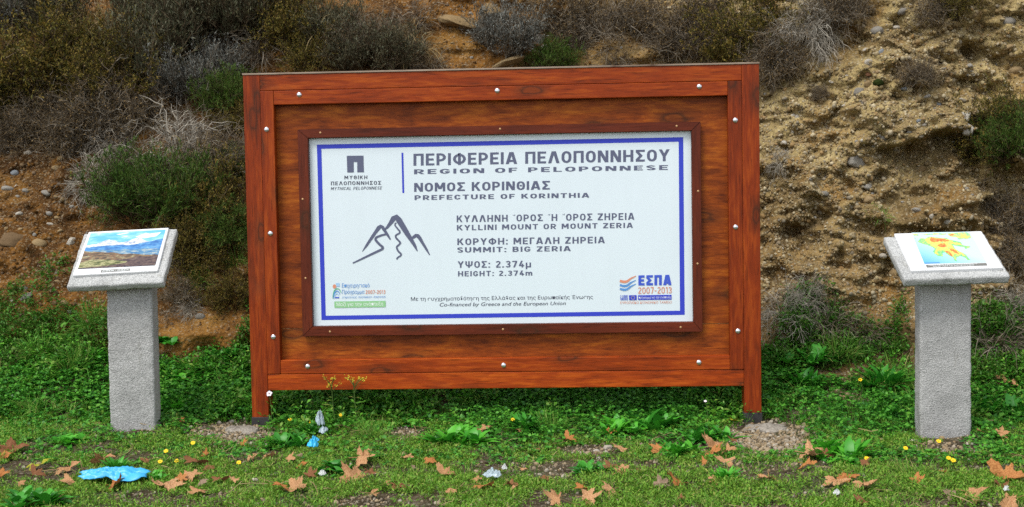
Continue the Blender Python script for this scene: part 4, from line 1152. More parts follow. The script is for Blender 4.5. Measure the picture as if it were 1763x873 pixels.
plate_local('relief_map', [mp(jag([(590, 205), (650, 175), (780, 180), (880, 195), (960, 225), (1040, 245), (1070, 270), (1000, 262), (920, 245), (940, 290), (1000, 335), (1080, 375), (1110, 420), (1040, 385), (960, 385), (960, 425), (900, 385), (830, 335), (770, 330), (740, 350), (770, 395), (720, 360), (730, 310), (690, 280), (640, 250)])),
                           mp(jag([(980, 155), (1080, 130), (1160, 150), (1120, 180), (1020, 175)])), mp(jag([(880, 130), (960, 120), (985, 140), (920, 150)]))], relief('print_upland', ((0.32, 0.60, 0.20), Y_, (0.76, 0.48, 0.10))), pr, TOPZ + 0.0004)
plate_local('relief_map', [mp(jag([(655, 195), (670, 168), (760, 182), (850, 190), (905, 215), (850, 225), (780, 215), (720, 232), (680, 225)])), mp(jag([(755, 265), (800, 245), (850, 255), (870, 285), (820, 292), (775, 285)])),
                           mp(jag([(895, 310), (950, 318), (1000, 350), (1020, 380), (960, 360), (915, 335)])), mp(jag([(840, 345), (890, 345), (930, 385), (945, 415), (895, 385)])), mp(jag([(890, 135), (950, 128), (960, 142), (910, 148)], 2, 3))], relief('print_summits', (O__, (0.70, 0.19, 0.05), R_)), pr, TOPZ + 0.0006)
plate_local('relief_map', [mp(jag([(440, 130), (500, 128), (520, 145), (480, 152)])), mp(jag([(560, 135), (640, 125), (760, 120), (860, 118), (860, 132), (720, 138), (620, 145)])), mp(jag([(880, 118), (1100, 104), (1160, 118), (1185, 180), (1110, 190), (1000, 190), (1040, 160), (920, 160)])), mp(jag([(460, 178), (480, 172), (482, 190)], 2, 2))],
            relief('print_north_coast', ((0.16, 0.55, 0.30), (0.35, 0.62, 0.25), Y_)), pr, TOPZ + 0.0003)
plate_local('relief_map', [mp([(588, 490), (775, 484), (778, 494), (590, 500)])], M['ink_mid_blue'], pr, TOPZ + 0.0008)
plate_local('caption_strip', [mp([(604, 518), (1372, 494), (1388, 526), (618, 552)])], M['ink_grey'], pr, TOPZ + 0.0002)
for (u0, v0, u1, v1, s) in ((640, 531, 1260, 511, 'ΑΝΑΓΛΥΦΟΣ ΧΑΡΤΗΣ ΠΕΛΟΠΟΝΝΗΣΟΥ'), (700, 546, 1220, 528, 'RELIEF MAP OF PELOPONNESE')):
    a = rm0(u0, v0); b = rm0(u1, v1)
    text_local(s, a[0], b[0], (a[1] + b[1]) / 2, 0.0085, M['ink_white'], pr, TOPZ + 0.001, 0.0)


# ------------------------------------------------------------------ footings
def footing(u, v, sx, sy, label):
    p, nrm, mpp = hit(u, v)
    V, F = ico(4)
    W = V * np.array([sx, sy, 0.030])
    W[:, 2] = np.where(W[:, 2] < 0, W[:, 2] * 2, W[:, 2])
    W = W * (1 + 0.22 * fbm(V[:, 0] * 1.6 + u, V[:, 1] * 1.6, V[:, 2], 3))[:, None] + 0.006 * fbm(V[:, 0] * 9, V[:, 1] * 9, V[:, 2] * 9 + u, 2)[:, None]
    o = link_mesh('post_footing', np_mesh('post_footing', W, F, True), M['footing'])
    o.location = (p.x, p.y, p.z - 0.012)
    return tag(o, label, 'footing')
footing(412, 740, 0.105, 0.085, 'low cracked grey cement footing spilling out at the base of the left board post')
footing(1322, 738, 0.115, 0.095, 'low grey cement footing spilling out at the base of the right board post')

# gravel lying on the ground: round the footings and in bare spots
gp = []
for (u, v, su, sv, n) in ((400, 752, 100, 22, 1300), (1328, 764, 100, 30, 2100), (475, 712, 40, 10, 90), (700, 748, 45, 14, 170), (1010, 778, 70, 13, 160), (1240, 715, 45, 10, 90), (1630, 772, 70, 13, 130),
                          (940, 800, 90, 25, 150), (1010, 835, 90, 20, 120), (620, 862, 60, 9, 60), (1450, 685, 90, 30, 240), (240, 745, 80, 14, 90), (820, 862, 120, 12, 110), (1420, 860, 150, 14, 110),
                          (1200, 790, 90, 30, 150), (310, 590, 70, 40, 160), (1560, 560, 150, 40, 420), (60, 560, 80, 35, 220), (30, 868, 40, 8, 60)):
    for a, b in zip(rng.normal(u, su * 0.6, n), rng.normal(v, sv * 0.6, n)):
        d = Vector(ray(a, b)).normalized()
        loc, nor, idx, dist = bvh_g.ray_cast(Vector(CAM), d)
        if loc is not None: gp.append(loc[:])
for _ in range(2600):
    a, b = random.uniform(-60, 1820), random.uniform(715, 890)
    if float(fbm(a * 0.012, b * 0.03, 71.0, 3)) < -0.05: continue
    loc, nor, idx, dist = bvh_g.ray_cast(Vector(CAM), Vector(ray(a, b)).normalized())
    if loc is not None: gp.append(loc[:])
gp = np.array(gp)
gp[:, 2] = np.maximum(gp[:, 2], ground_z(gp[:, 0], gp[:, 1])) + 0.001
# round the footings the gravel rides on the cement
gr = pebble_cloud('gravel', gp, np.clip(0.0034 * np.exp(rng.normal(0.2, 0.55, len(gp))), 0.0022, 0.012), M['gravel'])
tag(gr, 'pale gravel strewn round the post footings and over bare soil', 'gravel', kind='stuff')

# ------------------------------------------------------------------ low plants (uncountable)
def unit(a): return a / (np.linalg.norm(a, axis=-1, keepdims=True) + 1e-9)
def leaf_quads(C, D, L, W, fold=0.0):
    """diamond leaves: C base (n,3), D direction, L length, W width"""
    n = len(C)
    up = np.tile(np.array([0, 0, 1.0]), (n, 1)) + 0.35 * rng.normal(size=(n, 3))
    Sd = unit(np.cross(D, up))
    Nn = np.cross(Sd, D)
    a = C; m = C + D * (L * 0.55)[:, None]; tip = C + D * L[:, None] - np.array([0, 0, 1.0]) * (L * 0.15)[:, None]
    b = m + Sd * (W / 2)[:, None] + Nn * (fold * W)[:, None]
    c = m - Sd * (W / 2)[:, None] + Nn * (fold * W)[:, None]
    V = np.stack([a, b, tip, c], 1).reshape(-1, 3)
    i = np.arange(n)[:, None] * 4
    return V, np.concatenate([i + np.array([0, 1, 2, 3])[None]], 0)
def merge(parts):
    Vs, Fs, o = [], [], 0
    for V, F in parts:
        Vs.append(V); Fs.append(F + o); o += len(V)
    k = {f.shape[1] for f in Fs}
    return np.concatenate(Vs), [np.concatenate([f for f in Fs if f.shape[1] == q]) for q in k]
def ribbons(P, W):
    """P (n,k,3) centre lines, W (n,k) widths -> mesh"""
    n, k = P.shape[:2]
    T = unit(P[:, -1] - P[:, 0])
    Sd = unit(np.cross(T, rng.normal(size=(n, 3))))
    A = P + Sd[:, None] * W[..., None] / 2; B = P - Sd[:, None] * W[..., None] / 2
    V = np.stack([A, B], 2).reshape(n, k * 2, 3)
    q = np.array([[2 * i, 2 * i + 1, 2 * i + 3, 2 * i + 2] for i in range(k - 1)])
    F = (q[None] + (np.arange(n) * 2 * k)[:, None, None]).reshape(-1, 4)
    return V.reshape(-1, 3), F

BARE = [(405, 746, 84, 23), (1322, 753, 92, 34), (700, 748, 42, 12), (1010, 776, 60, 11), (1630, 770, 55, 10), (1450, 688, 60, 16), (225, 740, 50, 14), (1625, 752, 60, 12), (310, 580, 60, 40), (1200, 770, 40, 12), (960, 815, 60, 18), (620, 866, 60, 10), (1500, 600, 60, 36), (1450, 640, 60, 22), (1700, 590, 90, 50), (1560, 560, 120, 40), (345, 585, 60, 26), (1385, 715, 50, 12), (540, 700, 40, 8)]
def keep_mask(pts, soft=1.0):
    k = np.ones(len(pts))
    for (u, v, a, b) in BARE:
        d = ((pts[:, 0] - u) / a) ** 2 + ((pts[:, 1] - v) / b) ** 2
        k = np.minimum(k, np.clip(0.06 + (d - 0.55) * 1.6, 0, 1))
    return rng.random(len(pts)) < k * soft

# fine feathery mat in the foreground
pts = view_points(44000, 690, 900)
dens = np.clip(0.62 + 1.5 * fbm(pts[:, 2] * 3.6, pts[:, 3] * 3.6, 0.4, 4), 0.05, 1) * sstep(690, 745, pts[:, 1])
pts = pts[keep_mask(pts) & (rng.random(len(pts)) < dens)]
nl = 8
C = np.repeat(pts[:, 2:5], nl, 0) + rng.normal(size=(len(pts) * nl, 3)) * np.array([0.010, 0.010, 0.004])
hgt = np.repeat(np.clip(0.5 + 0.9 * fbm(pts[:, 2] * 2.1, pts[:, 3] * 2.1, 3.4, 2), 0.1, 1.4), nl)
C[:, 2] += rng.random(len(C)) * 0.028 * hgt
az = rng.random(len(C)) * 6.283; el = np.radians(rng.uniform(5, 75, len(C)))
D = np.stack([np.cos(az) * np.cos(el), np.sin(az) * np.cos(el), np.sin(el)], 1)
V, F = leaf_quads(C, D, rng.uniform(0.010, 0.026, len(C)), rng.uniform(0.003, 0.0075, len(C)))
o = link_mesh('ground_cover', np_mesh('ground_cover', V, F), M['cover'])
tag(o, 'fine feathery bright green ground cover across the foreground', 'ground cover', kind='stuff')

# clover and low leafy growth on the rising ground behind
pts = view_points(26000, 535, 800)
tall = np.clip(0.6 + 0.8 * fbm(pts[:, 2] * 1.6, pts[:, 3] * 1.6, 5.4, 3), 0.2, 1.5)
edge = 580 + 42 * fbm(pts[:, 0] * 0.012, 0.5, 0.5, 3) + np.where(pts[:, 0] > 1300, -10 + 55 * sstep(1480, 1560, pts[:, 0]), 0)
dens = sstep(0, 45, pts[:, 1] - edge) * (1 - 0.8 * sstep(725, 790, pts[:, 1])) * np.clip(0.75 + 0.9 * fbm(pts[:, 2] * 2.3, pts[:, 3] * 2.3, 8.4, 3), 0.15, 1)
k = keep_mask(pts) & (rng.random(len(pts)) < dens)
pts, tall = pts[k], tall[k]
st = 3
B_ = np.repeat(pts[:, 2:5], st, 0) + rng.normal(size=(len(pts) * st, 3)) * np.array([0.02, 0.02, 0])
hh = rng.uniform(0.015, 0.095, len(B_)) * np.repeat(tall, st) * np.repeat(1 - 0.6 * sstep(720, 770, pts[:, 1]), st)
lean = rng.normal(size=(len(B_), 2)) * 0.02
Tp = B_ + np.stack([lean[:, 0], lean[:, 1], hh], 1)
C = np.repeat(Tp, 3, 0)
az = np.repeat(rng.random(len(Tp)) * 6.283, 3) + np.tile([0, 2.09, 4.19], len(Tp)) + rng.normal(size=len(C)) * 0.2
el = np.radians(rng.uniform(-12, 38, len(C)))
D = np.stack([np.cos(az) * np.cos(el), np.sin(az) * np.cos(el), np.sin(el)], 1)
sz = np.repeat(rng.uniform(0.011, 0.025, len(Tp)), 3)
V, F = leaf_quads(C, D, sz, sz * 0.95, 0.1)
Pm = np.stack([B_, (B_ + Tp) / 2 + rng.normal(size=B_.shape) * 0.004, Tp], 1)
V2, F2 = ribbons(Pm, np.full((len(B_), 3), 0.0022))
V, F = merge([(V, F), (V2, F2)])
o = link_mesh('clover', np_mesh('clover', V, F), M['clover'])
tag(o, 'dense dark green clover and low leaves below and behind the board', 'clover', kind='stuff')

# mixed taller weeds with middling leaves, in uneven patches
pts = view_points(6500, 545, 770)
edge = 585 + 48 * fbm(pts[:, 0] * 0.012, 4.5, 0.5, 3) - 25 * (pts[:, 0] < 140)
dens = sstep(-10, 40, pts[:, 1] - edge) * (1 - 0.85 * sstep(715, 765, pts[:, 1])) * np.clip(-0.05 + 1.5 * fbm(pts[:, 2] * 1.5, pts[:, 3] * 1.7, 14.4, 3), 0.02, 1)
k = keep_mask(pts) & (rng.random(len(pts)) < dens)
pts = pts[k]
nl = 14
hh = rng.uniform(0.05, 0.16, len(pts))
C = np.repeat(pts[:, 2:5], nl, 0); f = rng.random(len(C))
C = C + np.stack([rng.normal(size=len(C)) * 0.016, rng.normal(size=len(C)) * 0.016, f * np.repeat(hh, nl)], 1)
az = rng.random(len(C)) * 6.283; el = np.radians(rng.uniform(0, 60, len(C)))
D = np.stack([np.cos(az) * np.cos(el), np.sin(az) * np.cos(el), np.sin(el)], 1)
Ln = rng.uniform(0.022, 0.055, len(C)) * (1.1 - 0.5 * f)
V, F = leaf_quads(C, D, Ln, Ln * rng.uniform(0.28, 0.55, len(C)), 0.08)
o = link_mesh('undergrowth', np_mesh('undergrowth', V, F), M['under'])
tag(o, 'uneven clumps of taller bright green weeds at the foot of the bank', 'undergrowth', kind='stuff')

# grass blades: short tufts everywhere, long ones at the foot of the bank
def grass(n, v0, v1, h0, h1, dens_f, name, label, spread=0.02, per=7, wid=0.0042):
    pts = view_points(n, v0, v1)
    k = keep_mask(pts, 0.9) & (rng.random(len(pts)) < dens_f(pts))
    pts = pts[k]
    B = np.repeat(pts[:, 2:5], per, 0) + rng.normal(size=(len(pts) * per, 3)) * np.array([spread, spread, 0])
    Ln = rng.uniform(h0, h1, len(B))
    az = rng.random(len(B)) * 6.283; bend = rng.uniform(0.15, 0.9, len(B)); 
    out = np.stack([np.cos(az), np.sin(az), np.zeros(len(B))], 1)
    t = np.linspace(0, 1, 4)
    P = B[:, None] + out[:, None] * (Ln * bend)[:, None, None] * (t ** 1.8)[None, :, None] + np.array([0, 0, 1.0]) * (Ln * (1 - 0.35 * bend))[:, None, None] * (t - 0.35 * bend[:, None] * t ** 2)[..., None]
    Wd = wid * np.array([1, 0.85, 0.55, 0.08])[None] * rng.uniform(0.6, 1.3, (len(B), 1))
    V, F = ribbons(P, Wd)
    return tag(link_mesh(name, np_mesh(name, V, F), M['blade']), label, 'grass', kind='stuff')
grass(5200, 700, 890, 0.02, 0.055, lambda p: np.clip(0.2 + 1.2 * fbm(p[:, 2] * 2.6, p[:, 3] * 2.6, 2.4, 3), 0.02, 1), 'grass', 'short green grass blades mixed into the foreground mat', per=6, wid=0.003)
grass(3000, 555, 720, 0.05, 0.15, lambda p: np.clip(0.3 + 1.3 * fbm(p[:, 2] * 1.9, p[:, 3] * 1.9, 6.4, 3), 0.02, 1) * sstep(575, 620, p[:, 1]), 'grass', 'longer green grass growing at the foot of the bank', per=8)

# weeds climbing the lower bank in broken patches
def bank_view(n, u0, u1, v0, v1):
    out = []
    for a, b in zip(rng.uniform(u0, u1, n), rng.uniform(v0, v1, n)):
        loc, nor, mpp = hit(a, b)
        out.append((a, b, loc[0], loc[1], loc[2]))
    return np.array(out)
pts = np.concatenate([bank_view(2600, -40, 435, 440, 640), bank_view(1700, 1305, 1560, 500, 640), bank_view(900, 1670, 1800, 520, 660)])
lim = np.where(pts[:, 0] < 600, 500, 545)
dens = np.clip(-0.35 + 1.7 * fbm(pts[:, 2] * 2.3, pts[:, 4] * 2.6, 91.4, 3) + 0.75 * (pts[:, 1] - lim) / 100.0, 0, 1)
pts = pts[rng.random(len(pts)) < dens]
nl = 13
hh = rng.uniform(0.03, 0.12, len(pts))
C = np.repeat(pts[:, 2:5], nl, 0); f = rng.random(len(C))
C = C + np.stack([rng.normal(size=len(C)) * 0.018, rng.normal(size=len(C)) * 0.014 - 0.012, f * np.repeat(hh, nl)], 1)
az = rng.random(len(C)) * 6.283; el = np.radians(rng.uniform(-5, 65, len(C)))
D = np.stack([np.cos(az) * np.cos(el), np.sin(az) * np.cos(el), np.sin(el)], 1)
Ln = rng.uniform(0.018, 0.048, len(C)) * (1.1 - 0.5 * f)
V, F = leaf_quads(C, D, Ln, Ln * rng.uniform(0.2, 0.5, len(C)), 0.08)
o = link_mesh('undergrowth', np_mesh('undergrowth', V, F), M['under_dark'])
tag(o, 'broken patches of darker weeds climbing the lower earth bank', 'undergrowth', kind='stuff')

# dead straw lying in the turf
pts = view_points(2600, 600, 890)
pts = pts[rng.random(len(pts)) < np.clip(0.35 + 1.2 * fbm(pts[:, 2] * 1.8, pts[:, 3] * 1.8, 81.4, 3), 0.05, 1)]
az = rng.random(len(pts)) * 6.283; Ln = rng.uniform(0.03, 0.11, len(pts))
dv = np.stack([np.cos(az), np.sin(az), rng.normal(size=len(pts)) * 0.25], 1)
t = np.linspace(-0.5, 0.5, 4)
P = pts[:, None, 2:5] + dv[:, None] * (Ln[:, None] * t[None])[..., None] + rng.normal(size=(len(pts), 4, 3)) * 0.004
P[..., 2] += rng.uniform(0.008, 0.035, len(pts))[:, None]
V, F = ribbons(P, np.full((len(pts), 4), 0.0026) * rng.uniform(0.6, 1.5, (len(pts), 1)))
tag(link_mesh('dead_grass', np_mesh('dead_grass', V, F), M['straw']), 'scattered dead straw lying in the green turf', 'dead grass', kind='stuff')

# ------------------------------------------------------------------ shrubs
def shrub_mesh(seed, n1=34, n2=9, n3=3, spread=75, up=0.25, droop=0.15, wig=0.06, l2=0.42, l3=0.22, w1=0.020, w2=0.010, w3=0.006, nleaf=0, ll=0.05, lw=0.014, leaf_up=0.3, base_r=0.12, start=0.25):
    global rng
    keep = rng
    rng = np.random.default_rng(seed)
    az = rng.random(n1) * 6.283; po = np.radians(spread) * np.sqrt(rng.random(n1))
    d = np.stack([np.sin(po) * np.cos(az), np.sin(po) * np.sin(az), np.cos(po)], 1)
    b = np.stack([np.cos(az), np.sin(az), np.zeros(n1)], 1) * (base_r * rng.random(n1))[:, None] - np.array([0, 0, 0.10])
    L1 = rng.uniform(0.6, 1.1, n1)
    t = np.linspace(0, 1, 6)
    wob = np.cumsum(rng.normal(size=(n1, 6, 3)) * wig, 1); wob[:, 0] = 0
    P1 = b[:, None] + d[:, None] * (L1[:, None] * t[None])[..., None] + wob * L1[:, None, None]
    P1[..., 2] += up * (t ** 2)[None] * L1[:, None] - droop * (t ** 2.2)[None] * L1[:, None] * np.sin(po)[:, None]
    parts = [ribbons(P1, w1 * (1 - 0.7 * t)[None] * np.ones((n1, 1)))]
    def child(P, n, ln, w, sp, s0):
        m, k = P.shape[:2]
        idx = np.repeat(np.arange(m), n)
        f = s0 + (1 - s0) * rng.random(len(idx))
        x = f * (k - 1); i0 = np.minimum(x.astype(int), k - 2); fr_ = (x - i0)[:, None]
        q = P[idx, i0] * (1 - fr_) + P[idx, i0 + 1] * fr_
        tn = unit(P[idx, i0 + 1] - P[idx, i0])
        dd = unit(tn + sp * rng.normal(size=(len(idx), 3)) + np.array([0, 0, leaf_up]))
        Ln = ln * rng.uniform(0.5, 1.2, len(idx))
        tt = np.linspace(0, 1, 4)
        wb = np.cumsum(rng.normal(size=(len(idx), 4, 3)) * wig * 1.2, 1); wb[:, 0] = 0
        Q = q[:, None] + dd[:, None] * (Ln[:, None] * tt[None])[..., None] + wb * Ln[:, None, None]
        Q[..., 2] -= droop * 0.6 * (tt ** 2)[None] * Ln[:, None]
        return Q, ribbons(Q, w * (1 - 0.75 * tt)[None] * rng.uniform(0.7, 1.3, (len(idx), 1)))
    P2, r2 = child(P1, n2, l2, w2, 0.55, start); parts.append(r2)
    P3 = P2
    if n3:
        P3, r3 = child(P2, n3, l3, w3, 0.6, 0.2); parts.append(r3)
    tw = merge(parts)
    fol = None
    if nleaf:
        m, k = P3.shape[:2]
        idx = np.repeat(np.arange(m), nleaf)
        f = rng.random(len(idx)); x = f * (k - 1); i0 = np.minimum(x.astype(int), k - 2); fr_ = (x - i0)[:, None]
        q = P3[idx, i0] * (1 - fr_) + P3[idx, i0 + 1] * fr_
        dd = unit(unit(P3[idx, i0 + 1] - P3[idx, i0]) + 0.65 * rng.normal(size=(len(idx), 3)) + np.array([0, 0, leaf_up]))
        fol = leaf_quads(q, dd, ll * rng.uniform(0.6, 1.3, len(idx)), lw * rng.uniform(0.7, 1.3, len(idx)))
    rng = keep
    return tw, fol

STY = {
 'heather': dict(p=dict(n1=46, n2=8, n3=4, spread=62, up=0.30, droop=0.05, wig=0.04, l2=0.45, l3=0.30, w1=0.026, w2=0.015, w3=0.012, nleaf=5, ll=0.10, lw=0.022, leaf_up=0.7), tw='twig_brown', fo='fol_grey', name='grey_green_shrub', cat='shrub'),
 'silver': dict(p=dict(n1=60, n2=8, n3=4, spread=70, up=0.2, droop=0.0, wig=0.03, l2=0.4, l3=0.26, w1=0.024, w2=0.016, w3=0.013, nleaf=4, ll=0.09, lw=0.021, leaf_up=0.5), tw='twig_grey', fo='fol_blue', name='silver_shrub', cat='shrub'),
 'olive': dict(p=dict(n1=44, n2=9, n3=4, spread=82, up=0.25, droop=0.1, wig=0.07, l2=0.45, l3=0.24, w1=0.028, w2=0.015, w3=0.009, nleaf=10, ll=0.060, lw=0.022, leaf_up=0.35), tw='twig_brown', fo='fol_olive', name='olive_bush', cat='bush'),
 'green': dict(p=dict(n1=60, n2=8, n3=3, spread=72, up=0.2, droop=0.12, wig=0.03, l2=0.5, l3=0.30, w1=0.022, w2=0.013, w3=0.010, nleaf=11, ll=0.12, lw=0.013, leaf_up=0.55), tw='twig_brown', fo='fol_green', name='green_bush', cat='bush'),
 'twiggy': dict(p=dict(n1=56, n2=11, n3=5, spread=85, up=0.15, droop=0.15, wig=0.07, l2=0.44, l3=0.28, w1=0.026, w2=0.015, w3=0.010, nleaf=2, ll=0.055, lw=0.026, leaf_up=0.15), tw='twig_grey', fo='fol_brown', name='dry_shrub', cat='dry shrub'),
 'dead': dict(p=dict(n1=60, n2=10, n3=3, spread=88, up=0.05, droop=0.45, wig=0.07, l2=0.55, l3=0.30, w1=0.026, w2=0.016, w3=0.010, nleaf=0, leaf_up=-0.05), tw='twig_pale', fo=None, name='dead_brushwood', cat='brushwood'),
 'straw': dict(p=dict(n1=150, n2=3, n3=0, spread=62, up=0.3, droop=0.95, wig=0.025, l2=0.55, w1=0.024, w2=0.018, nleaf=0, leaf_up=-0.1, base_r=0.22, start=0.15), tw='straw', fo=None, name='dry_grass_tuft', cat='dry grass'),
 'strawgrey': dict(p=dict(n1=170, n2=3, n3=0, spread=66, up=0.25, droop=0.6, wig=0.035, l2=0.5, w1=0.020, w2=0.016, nleaf=0, leaf_up=0.0, base_r=0.25, start=0.15), tw='twig_grey', fo=None, name='dry_grass_tuft', cat='dry grass'),
 'tuft': dict(p=dict(n1=190, n2=1, n3=0, spread=58, up=0.2, droop=0.6, wig=0.02, l2=0.5, w1=0.028, w2=0.018, nleaf=0, leaf_up=0.1, base_r=0.2, start=0.15), tw='blade', fo=None, name='green_grass_tuft', cat='grass tuft'),
}
shrub_lib = {}
def shrub_parts(style, var):
    if (style, var) not in shrub_lib:
        tw, fo = shrub_mesh(100 * list(STY).index(style) + var, **STY[style]['p'])
        a = np_mesh('branches', *tw); a.materials.append(M[STY[style]['tw']])
        b = None
        if fo is not None:
            b = np_mesh('foliage', *fo); b.materials.append(M[STY[style]['fo']])
        shrub_lib[(style, var)] = (a, b)
    return shrub_lib[(style, var)]
_sv = [0]
def shrub(u, v, r, style, label, group=None, sx=1.0, sz=1.0, up=0.72, fac=1.0):
    p, nrm, mpp = hit(u, v + 0.62 * r * sz)
    st_ = STY[style]
    _sv[0] += 1
    a, b = shrub_parts(style, _sv[0] % 3)
    root = tag(empty(st_['name'], p - nrm * 0.02), label, st_['cat'], group)
    z = (Vector((0, 0, 1)) * up + Vector(nrm) * (1 - up)).normalized()
    root.rotation_mode = 'QUATERNION'
    q = z.to_track_quat('Z', 'Y')
    root.rotation_quaternion = q @ Matrix.Rotation(random.uniform(0, 6.28), 4, 'Z').to_quaternion()
    k = r * mpp * 1.34 * fac
    root.scale = (k * sx, k * sx, k * sz * 1.12)
    if style in ('straw', 'strawgrey', 'tuft'):
        o = link_mesh('blades', a, None, root)
    else:
        o = link_mesh('branches', a, None, root)
        if b is not None: link_mesh('foliage', b, None, root)
    return root

